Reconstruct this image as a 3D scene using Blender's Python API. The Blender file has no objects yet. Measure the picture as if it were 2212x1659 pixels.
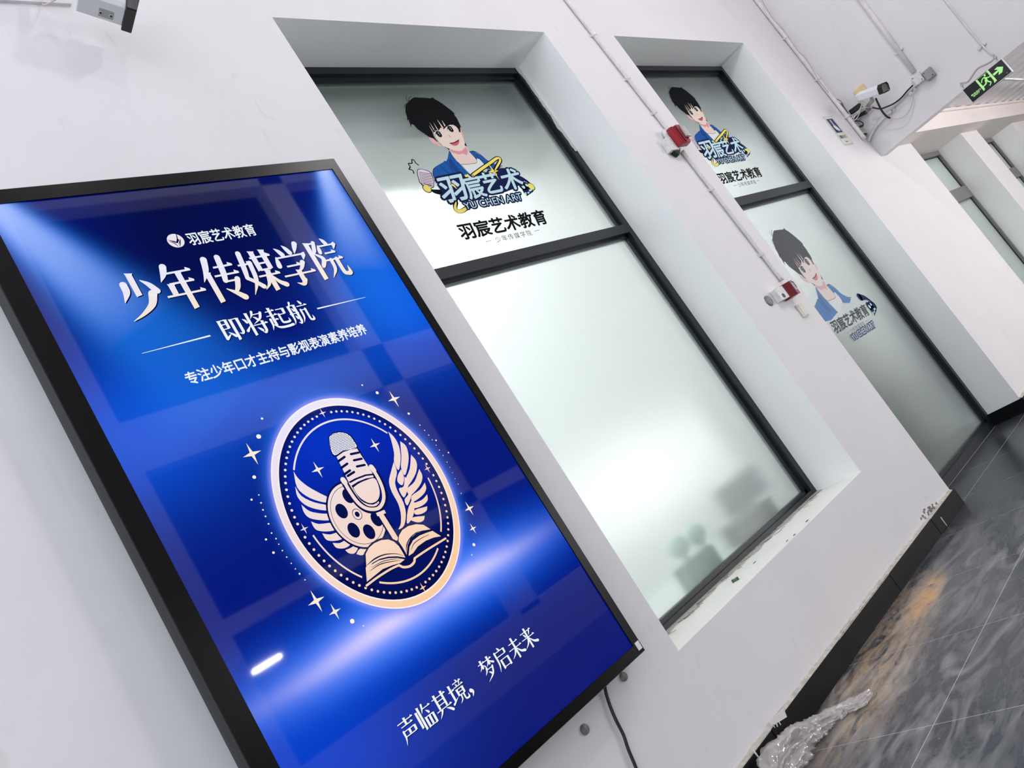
import bpy, bmesh, math, random
import numpy as np
from mathutils import Vector, Matrix, noise
from mathutils.geometry import tessellate_polygon
random.seed(7)
SC = bpy.context.scene
COL = SC.collection
PI = math.pi

# ---------------------------------------------------------------- camera
F_PX = 1729.82
CAM = Vector((-0.6054, -2.0247, 1.0493))
RV = (1.0820950763, -0.8767511621, 0.1829392210)      # world -> camera (x right, y down, z forward)
_th = math.sqrt(sum(a * a for a in RV))
RM = Matrix.Rotation(_th, 3, Vector(RV).normalized())
cam = bpy.data.cameras.new('camera')
cam.sensor_width = 36
cam.lens = F_PX * 36 / 2212
cam.clip_start = 0.02
cam_o = bpy.data.objects.new('camera', cam)
COL.objects.link(cam_o)
_m = Matrix((RM[0], -RM[1], -RM[2])).transposed().to_4x4()
_m.translation = CAM
cam_o.matrix_world = _m
SC.camera = cam_o

# ---------------------------------------------------------------- world, exposure, lamps
SC.view_settings.view_transform = 'Standard'
SC.view_settings.look = 'None'
SC.view_settings.gamma = 1
SC.view_settings.use_curve_mapping = False
SC.view_settings.exposure = 0.0
SC.cycles.max_bounces = 14
SC.cycles.diffuse_bounces = 6
SC.cycles.transmission_bounces = 10
SC.cycles.sample_clamp_indirect = 4
SC.cycles.caustics_reflective = False
W = bpy.data.worlds.new('world')
SC.world = W
W.use_nodes = True
W.node_tree.nodes['Background'].inputs[0].default_value = (0.88, 0.94, 1.0, 1)
W.node_tree.nodes['Background'].inputs[1].default_value = 2.1


def area(name, loc, tgt, size, power, color=(1, 1, 1)):
    l = bpy.data.lights.new(name, 'AREA')
    l.shape = 'RECTANGLE'
    l.size, l.size_y = size
    l.energy = power
    l.color = color
    o = bpy.data.objects.new(name, l)
    COL.objects.link(o)
    o.location = loc
    o.rotation_euler = (Vector(tgt) - Vector(loc)).to_track_quat('-Z', 'Y').to_euler()
    return o


WARM = (1.0, 0.955, 0.95)
def bulb(name, loc, power, radius, color=WARM):
    l = bpy.data.lights.new(name, 'POINT')
    l.energy = power
    l.shadow_soft_size = radius
    l.color = color
    o = bpy.data.objects.new(name, l)
    COL.objects.link(o)
    o.location = loc


for _x, _y, _p in ((-1.7, -1.4, 12), (1.6, -2.4, 27), (4.0, -3.0, 135)):   # lamps hung high in the hall
    bulb('hall_lamp_light', (_x, _y, 5.0), _p, .16)
for _x, _p in ((7.5, 9), (9.8, 7), (12.4, 7)):              # lamps hung under the ribbed ceiling
    bulb('far_lamp_light', (_x, -1.5, 2.12), _p, .09)
for _x, _z, _p in ((7.5, 1.0, 135), (9.8, 1.0, 48), (12.2, 1.0, 40), (2.05, 1.4, 8)):   # unseen fill lights added opposite to brighten walls and recesses, plus the strip lamp
    area('fill_and_strip_light', (_x, -4.93, _z), (_x - 1.2, 0, _z + 1.3), (2.2 if _z == 1.0 else .24, 1.1 if _z == 1.0 else .018), _p, (1, .98, .97))
for _x in (2.2, 5.0, 8.6, 11.0):                              # ceiling panels of the rooms behind the frosted glass
    area('room_lamp_light', (_x, 2.2, 3.55), (_x, 2.2, 0), (2.4, 2.4), 80, (1.0, 0.985, 1.0))

# ---------------------------------------------------------------- helpers


def ray(px, py):
    return RM.transposed() @ Vector((px - 1106, py - 829.5, F_PX))


def hit(px, py, ax, d):
    r = ray(px, py)
    return CAM + r * ((d - CAM[ax]) / r[ax])


def WX(px, py, d=6.51): return hit(px, py, 0, d)
def WY(px, py, d=0.0): return hit(px, py, 1, d)
def WZ(px, py, d=0.0): return hit(px, py, 2, d)


def lin(c):
    return tuple(((v / 255) / 12.92 if v / 255 <= 0.04045 else ((v / 255 + 0.055) / 1.055) ** 2.4) for v in c[:3]) + (1,)


MATS = {}


def mat(name, color, rough=0.6, metal=0.0, spec=0.5, bump=0.0, bscale=40, var=0.0, vscale=6, coat=0.0):
    if name in MATS:
        return MATS[name]
    m = bpy.data.materials.new(name)
    m.use_nodes = True
    nt = m.node_tree
    b = nt.nodes['Principled BSDF']
    b.inputs['Base Color'].default_value = lin(color)
    b.inputs['Roughness'].default_value = rough
    b.inputs['Metallic'].default_value = metal
    b.inputs['Specular IOR Level'].default_value = spec
    b.inputs['Coat Weight'].default_value = coat
    if bump or var:
        g = nt.nodes.new('ShaderNodeNewGeometry')
    if var:
        n = nt.nodes.new('ShaderNodeTexNoise')
        n.inputs['Scale'].default_value = vscale
        n.inputs['Detail'].default_value = 5
        nt.links.new(g.outputs['Position'], n.inputs['Vector'])
        r = nt.nodes.new('ShaderNodeValToRGB')
        r.color_ramp.elements[0].position = 0.3
        r.color_ramp.elements[1].position = 0.7
        c = lin(color)
        r.color_ramp.elements[0].color = tuple(v * (1 - var) for v in c[:3]) + (1,)
        r.color_ramp.elements[1].color = c
        nt.links.new(n.outputs['Fac'], r.inputs['Fac'])
        nt.links.new(r.outputs['Color'], b.inputs['Base Color'])
    if bump:
        n = nt.nodes.new('ShaderNodeTexNoise')
        n.inputs['Scale'].default_value = bscale
        n.inputs['Detail'].default_value = 4
        nt.links.new(g.outputs['Position'], n.inputs['Vector'])
        bp = nt.nodes.new('ShaderNodeBump')
        bp.inputs['Strength'].default_value = bump
        bp.inputs['Distance'].default_value = 0.01
        nt.links.new(n.outputs['Fac'], bp.inputs['Height'])
        nt.links.new(bp.outputs['Normal'], b.inputs['Normal'])
    MATS[name] = m
    return m


def link(name, me, m=None, parent=None):
    if m is not None:
        me.materials.clear()
        me.materials.append(m)
    o = bpy.data.objects.new(name, me)
    COL.objects.link(o)
    if parent is not None:
        o.parent = parent
        if parent.parent is None:                              # parts are modelled in world coordinates
            o.matrix_parent_inverse = Matrix.Translation(-parent.location)
    return o


def obj(name, verts, faces, m, parent=None, smooth=False):
    me = bpy.data.meshes.new(name)
    me.from_pydata([tuple(v) for v in verts], [], faces)
    me.update()
    if smooth:
        for p in me.polygons:
            p.use_smooth = True
    return link(name, me, m, parent)


def empty(name, label, cat, loc, group=None):
    o = bpy.data.objects.new(name, None)
    o.empty_display_size = 0.05
    COL.objects.link(o)
    o.location = loc
    o['label'] = label
    o['category'] = cat
    if group:
        o['group'] = group
    return o


def tag(o, label, cat, group=None):
    o['label'] = label
    o['category'] = cat
    if group:
        o['group'] = group
    return o


def struct(o, label=None):
    o['kind'] = 'structure'
    if label:
        o['label'] = label
    return o


class MB:
    def __init__(s): s.v, s.f = [], []

    def add(s, v, f):
        n = len(s.v)
        s.v += [tuple(p) for p in v]
        s.f += [tuple(i + n for i in q) for q in f]
        return s

    def box(s, x0, x1, y0, y1, z0, z1):
        v = [(x, y, z) for z in (z0, z1) for y in (y0, y1) for x in (x0, x1)]
        return s.add(v, [(0, 2, 3, 1), (4, 5, 7, 6), (0, 1, 5, 4), (2, 6, 7, 3), (0, 4, 6, 2), (1, 3, 7, 5)])

    def obox(s, c, ex, ey, ez):      # centre, half vectors
        c, ex, ey, ez = Vector(c), Vector(ex), Vector(ey), Vector(ez)
        v = [c + ex * a + ey * b + ez * d for d in (-1, 1) for b in (-1, 1) for a in (-1, 1)]
        return s.add(v, [(0, 2, 3, 1), (4, 5, 7, 6), (0, 1, 5, 4), (2, 6, 7, 3), (0, 4, 6, 2), (1, 3, 7, 5)])

    def prism(s, pts, off):          # closed outline + extrusion vector
        n = len(pts)
        a = [Vector(p) for p in pts]
        b = [p + Vector(off) for p in a]
        tri = tessellate_polygon([a])
        f = [tuple(t) for t in tri] + [tuple(n + i for i in reversed(t)) for t in tri]
        f += [(i, (i + 1) % n, n + (i + 1) % n, n + i) for i in range(n)]
        return s.add(a + b, f)

    def tube(s, pts, r, sides=8, cap=True):
        pts = [Vector(p) for p in pts]
        rs = r if isinstance(r, (list, tuple)) else [r] * len(pts)
        up = None
        rings = []
        for i, p in enumerate(pts):
            t = (pts[min(i + 1, len(pts) - 1)] - pts[max(i - 1, 0)]).normalized()
            if up is None:
                up = t.orthogonal().normalized()
            up = (up - t * up.dot(t)).normalized()
            w = t.cross(up)
            rings.append([p + (up * math.cos(2 * PI * k / sides) + w * math.sin(2 * PI * k / sides)) * rs[i] for k in range(sides)])
        v = [q for R_ in rings for q in R_]
        f = []
        for i in range(len(pts) - 1):
            for k in range(sides):
                f.append((i * sides + k, i * sides + (k + 1) % sides, (i + 1) * sides + (k + 1) % sides, (i + 1) * sides + k))
        if cap:
            f.append(tuple(reversed(range(sides))))
            f.append(tuple((len(pts) - 1) * sides + k for k in range(sides)))
        return s.add(v, f)

    def lathe(s, c, axis, prof, sides=20):     # prof: (distance along axis, radius)
        c, axis = Vector(c), Vector(axis).normalized()
        u = axis.orthogonal().normalized()
        w = axis.cross(u)
        v = []
        for (d, r) in prof:
            v += [c + axis * d + (u * math.cos(2 * PI * k / sides) + w * math.sin(2 * PI * k / sides)) * r for k in range(sides)]
        f = []
        for i in range(len(prof) - 1):
            for k in range(sides):
                f.append((i * sides + k, i * sides + (k + 1) % sides, (i + 1) * sides + (k + 1) % sides, (i + 1) * sides + k))
        f.append(tuple(reversed(range(sides))))
        f.append(tuple((len(prof) - 1) * sides + k for k in range(sides)))
        return s.add(v, f)

    def build(s, name, m, parent=None, smooth=False, bevel=0.0):
        o = obj(name, s.v, s.f, m, parent, smooth)
        if bevel:
            bm = bmesh.new()
            bm.from_mesh(o.data)
            bmesh.ops.recalc_face_normals(bm, faces=bm.faces)
            bmesh.ops.bevel(bm, geom=[e for e in bm.edges if e.is_manifold and e.calc_face_angle(0) > 0.5], offset=bevel, segments=2, affect='EDGES', profile=0.5)
            bm.to_mesh(o.data)
            bm.free()
        else:
            bm = bmesh.new()
            bm.from_mesh(o.data)
            bmesh.ops.recalc_face_normals(bm, faces=bm.faces)
            bm.to_mesh(o.data)
            bm.free()
        return o


def smooth_pts(pts, n=8):
    pts = [Vector(p) for p in pts]
    P = [pts[0] * 2 - pts[1]] + pts + [pts[-1] * 2 - pts[-2]]
    out = []
    for i in range(1, len(P) - 2):
        a, b, c, d = P[i - 1:i + 3]
        for k in range(n):
            t = k / n
            out.append(0.5 * ((2 * b) + (c - a) * t + (2 * a - 5 * b + 4 * c - d) * t * t + (3 * b - a - 3 * c + d) * t ** 3))
    out.append(pts[-1])
    return out


# flat print: everything lives in the (x, z) plane of a wall-parallel surface at depth y
class Flat:
    def __init__(s, y): s.y, s.v, s.f = y, [], []

    def poly(s, pts, dy=0.0):
        a = [Vector((p[0], p[1], 0)) for p in pts]
        n = len(s.v)
        s.v += [(p[0], s.y + dy, p[1]) for p in pts]
        s.f += [tuple(n + i for i in t) for t in tessellate_polygon([a])]
        return s

    def ribbon(s, pts, w, n=5, cap=True):
        P = [Vector((p[0], p[1], 0)) for p in pts]
        ws = w if isinstance(w, (list, tuple)) else [w] * len(P)
        Q = smooth_pts([Vector((p.x, p.y, ww)) for p, ww in zip(P, ws)], n) if len(P) > 2 else [Vector((p.x, p.y, ww)) for p, ww in zip(P, ws)]
        m = len(Q)
        L, R_ = [], []
        for i, q in enumerate(Q):
            t = Q[min(i + 1, m - 1)] - Q[max(i - 1, 0)]
            t = Vector((t.x, t.y)).normalized() if (t.x or t.y) else Vector((1, 0))
            nx = Vector((-t.y, t.x)) * max(q.z, 0) / 2
            L.append((q.x + nx.x, q.y + nx.y))
            R_.append((q.x - nx.x, q.y - nx.y))
        b = len(s.v)
        s.v += [(p[0], s.y, p[1]) for p in L + R_]
        s.f += [(b + i, b + i + 1, b + m + i + 1, b + m + i) for i in range(m - 1)]
        if cap:
            for q, ww in ((Q[0], Q[0].z), (Q[-1], Q[-1].z)):
                if ww > 0:
                    s.disc((q.x, q.y), ww / 2, 10)
        return s

    def disc(s, c, r, n=24, ry=None, rot=0):
        ry = r if ry is None else ry
        b = len(s.v)
        ca, sa = math.cos(rot), math.sin(rot)
        for k in range(n):
            x, y = r * math.cos(2 * PI * k / n), ry * math.sin(2 * PI * k / n)
            s.v.append((c[0] + x * ca - y * sa, s.y, c[1] + x * sa + y * ca))
        s.f.append(tuple(range(b, b + n)))
        return s

    def ring(s, c, r0, r1, a0=0, a1=2 * PI, n=96, kx=1.0):
        b = len(s.v)
        for k in range(n + 1):
            a = a0 + (a1 - a0) * k / n
            for r in (r0, r1):
                s.v.append((c[0] + r * kx * math.cos(a), s.y, c[1] + r * math.sin(a)))
        s.f += [(b + 2 * k, b + 2 * k + 1, b + 2 * k + 3, b + 2 * k + 2) for k in range(n)]
        return s

    def star(s, c, rx, rz):
        p = []
        for k in range(4):
            a = PI / 2 * k
            p.append((c[0] + rx * math.cos(a), c[1] + rz * math.sin(a)))
            p.append((c[0] + rx * .22 * math.cos(a + PI / 4), c[1] + rz * .22 * math.sin(a + PI / 4)))
        return s.poly(p)

    def build(s, name, m, parent=None, dx=0.0, y=None, col=None):
        v = [(a + dx, (b if y is None else b - s.y + y), c) for a, b, c in s.v]
        me = bpy.data.meshes.new(name)
        me.from_pydata(v, [], s.f)
        me.update()
        bm = bmesh.new()
        bm.from_mesh(me)
        for f in bm.faces:
            f.normal_update()
            if f.normal.y > 0:
                f.normal_flip()
        bm.to_mesh(me)
        bm.free()
        if col:
            ca = me.color_attributes.new('Col', 'FLOAT_COLOR', 'POINT')
            buf = []
            for q in me.vertices:
                buf += list(col(q.co.x, q.co.z))
            ca.data.foreach_set('color', buf)
        return link(name, me, m, parent)


# text of the built-in font as flat outlines: returns (verts2d, faces) with bbox normalised to 0..1
_tc = {}


def glyphs(txt, offset=0.0, spacing=1.0):
    k = (txt, offset, spacing)
    if k in _tc:
        return _tc[k]
    c = bpy.data.curves.new('t', 'FONT')
    c.body = txt
    c.size = 1
    c.offset = offset
    c.space_character = spacing
    c.resolution_u = 4
    o = bpy.data.objects.new('t', c)
    COL.objects.link(o)
    dg = bpy.context.evaluated_depsgraph_get()
    me = bpy.data.meshes.new_from_object(o.evaluated_get(dg))
    v = [(q.co.x, q.co.y) for q in me.vertices]
    f = [tuple(p.vertices) for p in me.polygons]
    bpy.data.objects.remove(o)
    bpy.data.meshes.remove(me)
    bpy.data.curves.remove(c)
    c0 = bpy.data.curves.new('t', 'FONT')     # bbox of the plain text keeps outlines registered
    _tc[k] = (v, f)
    bpy.data.curves.remove(c0)
    return _tc[k]


def bbox(v):
    return min(p[0] for p in v), max(p[0] for p in v), min(p[1] for p in v), max(p[1] for p in v)


def text_quad(fl, txt, quad, offset=0.0, spacing=1.0, nd=10):
    """quad: TL, TR, BR, BL in (x, z); offset in ems thickens every stroke by overlaying shifted copies"""
    v, f = glyphs(txt, 0.0, spacing)
    x0, x1, y0, y1 = bbox(v)
    TL, TR, BR, BL = [Vector(q) for q in quad]
    sh = [(0, 0)]
    if offset > 0:
        sh += [(offset * math.cos(2 * PI * k / nd), offset * math.sin(2 * PI * k / nd)) for k in range(nd)]
        if offset > .07:
            sh += [(.5 * q, .5 * w_) for q, w_ in sh[1:]]
    for ci, (ox, oy) in enumerate(sh):
        b = len(fl.v)
        for (x, y) in v:
            s, t = (x + ox - x0) / (x1 - x0), (y + oy - y0) / (y1 - y0)
            q = (BL * (1 - s) + BR * s) * (1 - t) + (TL * (1 - s) + TR * s) * t
            fl.v.append((q.x, fl.y - ci * 1.2e-5, q.y))
        fl.f += [tuple(i + b for i in q) for q in f]
    return fl


def chars(txt, quad, offset=0.0):
    """yields (character, quad) so that every full-width character can be its own part"""
    v, _ = glyphs(txt, 0.0, 1.0)
    x0, x1, y0, y1 = bbox(v)
    TL, TR, BR, BL = [Vector(q) for q in quad]
    for i, ch in enumerate(txt):
        a, b, c, d = bbox(glyphs(ch)[0])
        out = []
        for (x, y) in ((a + i, d), (b + i, d), (b + i, c), (a + i, c)):
            s_, t = (x - x0) / (x1 - x0), (y - y0) / (y1 - y0)
            out.append((BL * (1 - s_) + BR * s_) * (1 - t) + (TL * (1 - s_) + TR * s_) * t)
        yield ch, out


def rect(x0, x1, z0, z1): return ((x0, z1), (x1, z1), (x1, z0), (x0, z0))


# ---------------------------------------------------------------- materials
def wall_material(name, color, stains):
    m = bpy.data.materials.new(name)
    m.use_nodes = True
    nt = m.node_tree
    N, L = nt.nodes, nt.links
    b = N['Principled BSDF']
    b.inputs['Roughness'].default_value = 0.62
    b.inputs['Specular IOR Level'].default_value = 0.3
    g = N.new('ShaderNodeNewGeometry')
    n = N.new('ShaderNodeTexNoise')
    n.inputs['Scale'].default_value = 1.7
    n.inputs['Detail'].default_value = 6
    n.inputs['Roughness'].default_value = 0.65
    L.new(g.outputs['Position'], n.inputs['Vector'])
    r = N.new('ShaderNodeValToRGB')
    c = lin(color)
    r.color_ramp.elements[0].position = 0.25
    r.color_ramp.elements[0].color = tuple(v * 0.95 for v in c[:3]) + (1,)
    r.color_ramp.elements[1].position = 0.6
    r.color_ramp.elements[1].color = c
    L.new(n.outputs['Fac'], r.inputs['Fac'])
    mp = N.new('ShaderNodeMapping')
    mp.inputs['Scale'].default_value = (3, 3, 1.2)
    mp.inputs['Rotation'].default_value = (0, 0.4, 0)
    L.new(g.outputs['Position'], mp.inputs['Vector'])
    n2 = N.new('ShaderNodeTexNoise')
    n2.inputs['Scale'].default_value = 5
    n2.inputs['Detail'].default_value = 8
    n2.inputs['Distortion'].default_value = 1.5
    L.new(mp.outputs[0], n2.inputs['Vector'])
    r2 = N.new('ShaderNodeValToRGB')
    r2.color_ramp.elements[0].position = 0.66
    r2.color_ramp.elements[1].position = 0.82
    r2.color_ramp.elements[1].color = (stains, stains, stains, 1)
    r2.color_ramp.elements[0].color = (0, 0, 0, 1)
    L.new(n2.outputs['Fac'], r2.inputs['Fac'])
    mx = N.new('ShaderNodeMix')
    mx.data_type = 'RGBA'
    mx.inputs['B'].default_value = lin((150, 142, 128))
    L.new(r2.outputs['Color'], mx.inputs['Factor'])
    L.new(r.outputs['Color'], mx.inputs['A'])
    L.new(mx.outputs['Result'], b.inputs['Base Color'])
    n3 = N.new('ShaderNodeTexNoise')
    n3.inputs['Scale'].default_value = 9
    n3.inputs['Detail'].default_value = 7
    L.new(g.outputs['Position'], n3.inputs['Vector'])
    bp = N.new('ShaderNodeBump')
    bp.inputs['Strength'].default_value = 0.16
    bp.inputs['Distance'].default_value = 0.012
    L.new(n3.outputs['Fac'], bp.inputs['Height'])
    L.new(bp.outputs['Normal'], b.inputs['Normal'])
    return m


M_WALL = wall_material('wall_paint', (229, 226, 228), 0.2)
M_REVEAL = wall_material('reveal_lightened', (252, 253, 253), 0.08)  # wall paint whitened so the recesses look more brightly lit
M_SILL = wall_material('sill_plaster', (248, 248, 240), 0.35)
M_FACADE = mat('facade_paint', (232, 232, 236), 0.7)
M_FRAME = mat('dark_aluminium', (26, 33, 40), 0.38, 0.1, 0.5, var=0.25, vscale=14)
M_GREYFRAME = mat('grey_aluminium', (128, 126, 130), 0.42, 0.4)
M_BLACK = mat('black_plastic', (12, 13, 15), 0.32)
M_BEZEL = mat('black_bezel', (4, 4, 5), 0.3, 0, 0.18)
M_CABLE = mat('black_cable', (10, 11, 12), 0.45)
M_WPIPE = mat('white_conduit', (226, 222, 224), 0.4, var=0.12, vscale=25)
M_WBOX = mat('white_box', (228, 226, 226), 0.45, var=0.18, vscale=60)
M_GREY = mat('grey_metal', (150, 152, 156), 0.45, 0.3)
M_RED = mat('red_plastic', (150, 12, 32), 0.35)
M_DRED = mat('dark_red_plastic', (104, 8, 20), 0.3)
M_YELLOW = mat('yellowed_plastic', (226, 206, 146), 0.5)
M_CREAM = mat('cream_plastic', (214, 212, 200), 0.5)
M_CLEAR = mat('pale_lens', (190, 182, 184), 0.2)
M_TILE_B = mat('black_tile', (13, 16, 18), 0.45, 0, 0.15, var=0.3, vscale=30)
M_DECK = mat('white_deck', (226, 222, 224), 0.35, 0.1, var=0.1, vscale=9)
M_BEAM = wall_material('beam_paint', (238, 228, 225), 0.3)
M_DARKROOM = mat('dark_space', (40, 42, 48), 0.8)


def floor_material(name):
    m = bpy.data.materials.new(name)
    m.use_nodes = True
    nt = m.node_tree
    N, L = nt.nodes, nt.links
    b = N['Principled BSDF']
    g = N.new('ShaderNodeNewGeometry')
    sx = N.new('ShaderNodeSeparateXYZ')
    L.new(g.outputs['Position'], sx.inputs[0])

    def noise_(scale, mapping, detail=6, dist=0.0, rot=(0, 0, 0), rough=0.6):
        mp = N.new('ShaderNodeMapping')
        mp.inputs['Scale'].default_value = mapping
        mp.inputs['Rotation'].default_value = rot
        L.new(g.outputs['Position'], mp.inputs['Vector'])
        n = N.new('ShaderNodeTexNoise')
        n.inputs['Scale'].default_value = scale
        n.inputs['Detail'].default_value = detail
        n.inputs['Roughness'].default_value = rough
        n.inputs['Distortion'].default_value = dist
        L.new(mp.outputs[0], n.inputs['Vector'])
        return n.outputs['Fac']

    def ramp(src, p0, p1, c0=(0, 0, 0, 1), c1=(1, 1, 1, 1)):
        r = N.new('ShaderNodeValToRGB')
        r.color_ramp.elements[0].position = p0
        r.color_ramp.elements[1].position = p1
        r.color_ramp.elements[0].color = c0
        r.color_ramp.elements[1].color = c1
        L.new(src, r.inputs['Fac'])
        return r.outputs['Color']

    def math_(op, a, c=None):
        n = N.new('ShaderNodeMath')
        n.operation = op
        n.use_clamp = op in ('MULTIPLY', 'SUBTRACT', 'ADD')
        for i, q in enumerate((a, c)):
            if q is None:
                continue
            if isinstance(q, (int, float)):
                n.inputs[i].default_value = q
            else:
                L.new(q, n.inputs[i])
        return n.outputs[0]

    def mix(f, a, c):
        n = N.new('ShaderNodeMix')
        n.data_type = 'RGBA'
        if isinstance(f, float):
            n.inputs['Factor'].default_value = f
        else:
            L.new(f, n.inputs['Factor'])
        for k, q in (('A', a), ('B', c)):
            if isinstance(q, tuple):
                n.inputs[k].default_value = q
            else:
                L.new(q, n.inputs[k])
        return n.outputs['Result']

    def blob(cx, cy, rx, ry, rot=0.0):
        mp = N.new('ShaderNodeMapping')
        mp.vector_type = 'TEXTURE'
        mp.inputs['Location'].default_value = (cx, cy, 0)
        mp.inputs['Rotation'].default_value = (0, 0, rot)
        mp.inputs['Scale'].default_value = (rx, ry, 1)
        L.new(g.outputs['Position'], mp.inputs['Vector'])
        gr = N.new('ShaderNodeTexGradient')
        gr.gradient_type = 'SPHERICAL'
        L.new(mp.outputs[0], gr.inputs['Vector'])
        return gr.outputs['Fac']

    cloud = noise_(2.2, (1, 1, 1), 7)
    base = ramp(cloud, 0.3, 0.75, lin((38, 41, 47)), lin((72, 75, 82)))
    swirl = noise_(3.0, (1.0, 2.6, 1), 6, 1.5, (0, 0, 0.3), 0.5)
    sw = ramp(swirl, 0.47, 0.66)
    fine = ramp(noise_(7, (1.0, 3.4, 1), 6, 1.8, (0, 0, 0.35), 0.55), 0.5, 0.72)
    area_ = ramp(blob(2.1, -0.45, 1.75, 0.95), 0.05, 0.55)
    dens = math_('MULTIPLY', math_('ADD', math_('MULTIPLY', sw, 0.75), math_('MULTIPLY', fine, 0.3)), area_)
    c1 = mix(math_('MULTIPLY', dens, 0.85), base, lin((158, 156, 156)))
    sand_d = math_('MULTIPLY', ramp(noise_(5, (1, 3.2, 1), 9, 1.6, (0, 0, 0.3), 0.7), 0.38, 0.6), ramp(blob(2.15, -0.19, .95, 0.22, 0.12), 0.02, 0.55))
    c2 = mix(math_('MULTIPLY', sand_d, 0.52), c1, lin((216, 186, 150)))
    sand_c = math_('MULTIPLY', ramp(noise_(16, (1, 1, 1), 6, 0.4), 0.3, 0.55), ramp(blob(2.62, -0.2, 0.32, 0.09, 0.1), 0.1, 0.6))
    c2b = mix(math_('MULTIPLY', sand_c, 0.8), c2, lin((222, 172, 120)))
    sp = N.new('ShaderNodeTexVoronoi')
    sp.inputs['Scale'].default_value = 17
    L.new(g.outputs['Position'], sp.inputs['Vector'])
    spk = math_('MULTIPLY', ramp(sp.outputs['Distance'], 0.035, 0.06, (1, 1, 1, 1), (0, 0, 0, 1)), ramp(noise_(3, (1, 1, 1), 3), 0.45, 0.6))
    c3 = mix(math_('MULTIPLY', spk, 0.8), c2b, lin((225, 222, 218)))
    L.new(c3, b.inputs['Base Color'])
    rr = math_('ADD', math_('MULTIPLY', dens, 0.4), 0.26)
    L.new(rr, b.inputs['Roughness'])
    bp = N.new('ShaderNodeBump')
    bp.inputs['Strength'].default_value = 0.1
    bp.inputs['Distance'].default_value = 0.003
    L.new(noise_(14, (1, 1.5, 1), 4, .5), bp.inputs['Height'])
    L.new(bp.outputs['Normal'], b.inputs['Normal'])
    return m


M_FLOOR = floor_material('slate_tile')
M_GROUT = mat('pale_grout', (205, 200, 194), 0.8)


def frosted(name, tint, rough=0.42, trans=0.45):
    m = bpy.data.materials.new(name)
    m.use_nodes = True
    nt = m.node_tree
    N, L = nt.nodes, nt.links
    N.remove(N['Principled BSDF'])
    out = N['Material Output']
    gl = N.new('ShaderNodeBsdfRefraction')
    gl.inputs['Roughness'].default_value = rough
    gl.inputs['IOR'].default_value = 1.35
    gl.inputs['Color'].default_value = tint
    tr = N.new('ShaderNodeBsdfTranslucent')
    tr.inputs['Color'].default_value = tint
    mx = N.new('ShaderNodeMixShader')
    mx.inputs[0].default_value = trans
    L.new(gl.outputs[0], mx.inputs[1])
    L.new(tr.outputs[0], mx.inputs[2])
    gs = N.new('ShaderNodeBsdfGlossy')
    gs.inputs['Roughness'].default_value = 0.22
    fr = N.new('ShaderNodeFresnel')
    fr.inputs['IOR'].default_value = 1.4
    m2 = N.new('ShaderNodeMixShader')
    L.new(fr.outputs[0], m2.inputs[0])
    L.new(mx.outputs[0], m2.inputs[1])
    L.new(gs.outputs[0], m2.inputs[2])
    L.new(m2.outputs[0], out.inputs[0])
    return m


M_GLASS2 = frosted('frosted_film', (0.90, 0.95, 0.93, 1), 0.4, 0.8)
M_GLASS = frosted('frosted_glass', (0.93, 0.965, 0.955, 1), 0.27, 0.22)

# ---------------------------------------------------------------- large structure
XW1, XW1b, ZT, ZS = 1.4212, 3.157, 3.3717, 0.487
XW2, XW2b = 3.8348, 5.571
DEP, TH = 0.262, 0.40
ZK, SP = 0.090, 0.018
XB = 6.512           # cross beam face
ZB = 2.162
P3, P3b = 7.40, 9.07
P4, P4b = 9.73, 11.44
P5 = 12.10
ZSOF = 2.228
HALL = 6.9

w = MB()
w.box(-2.6, XW1, 0, TH, 0, HALL)
w.box(XW1, XW1b, 0, TH, 0, ZS)
w.box(XW1, XW1b, 0, TH, ZT, HALL)
w.box(XW1b, XW2, 0, TH, 0, HALL)
w.box(XW2, XW2b, 0, TH, ZT, HALL)
w.box(XW2b, P3, 0, TH, 0, ZSOF)
w.box(XW2b, XB + 0.13, 0, TH, ZSOF, HALL)
w.box(P3b, P4, 0, TH, 0, ZSOF)
w.box(P4b, P5, 0, TH, 0, ZSOF)
w.box(P3, P3b, 0, TH, 0, ZS)
w.box(P4, P4b, 0, TH, 0, ZS)
w.box(P5, 15, 0, TH, 0, ZSOF)
wo = struct(w.build('wall_front', M_WALL), 'white plastered wall with deep window recesses')
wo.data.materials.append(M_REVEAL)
for p in wo.data.polygons:                                    # recess faces take the whitened colour, standing in for light there
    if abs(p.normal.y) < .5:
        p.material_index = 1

b = MB()
b.box(XB, XB + 0.13, -5, 0.0, ZB, HALL)
struct(b.build('trim_1', M_WALL), 'white downstand beam crossing the hall at right, wiring on its face')
b = MB()
b.box(XB + 0.131, 15, -0.165, TH, ZSOF, 2.425)
struct(b.build('trim_2', M_BEAM), 'long pinkish white beam above the far pilasters')
b = MB().box(XB + 0.131, 15, -0.185, -0.165, 2.395, 2.425)
struct(b.build('trim_3', M_BEAM), 'thin ledge strip between the long beam and the ribbed ceiling')

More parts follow.
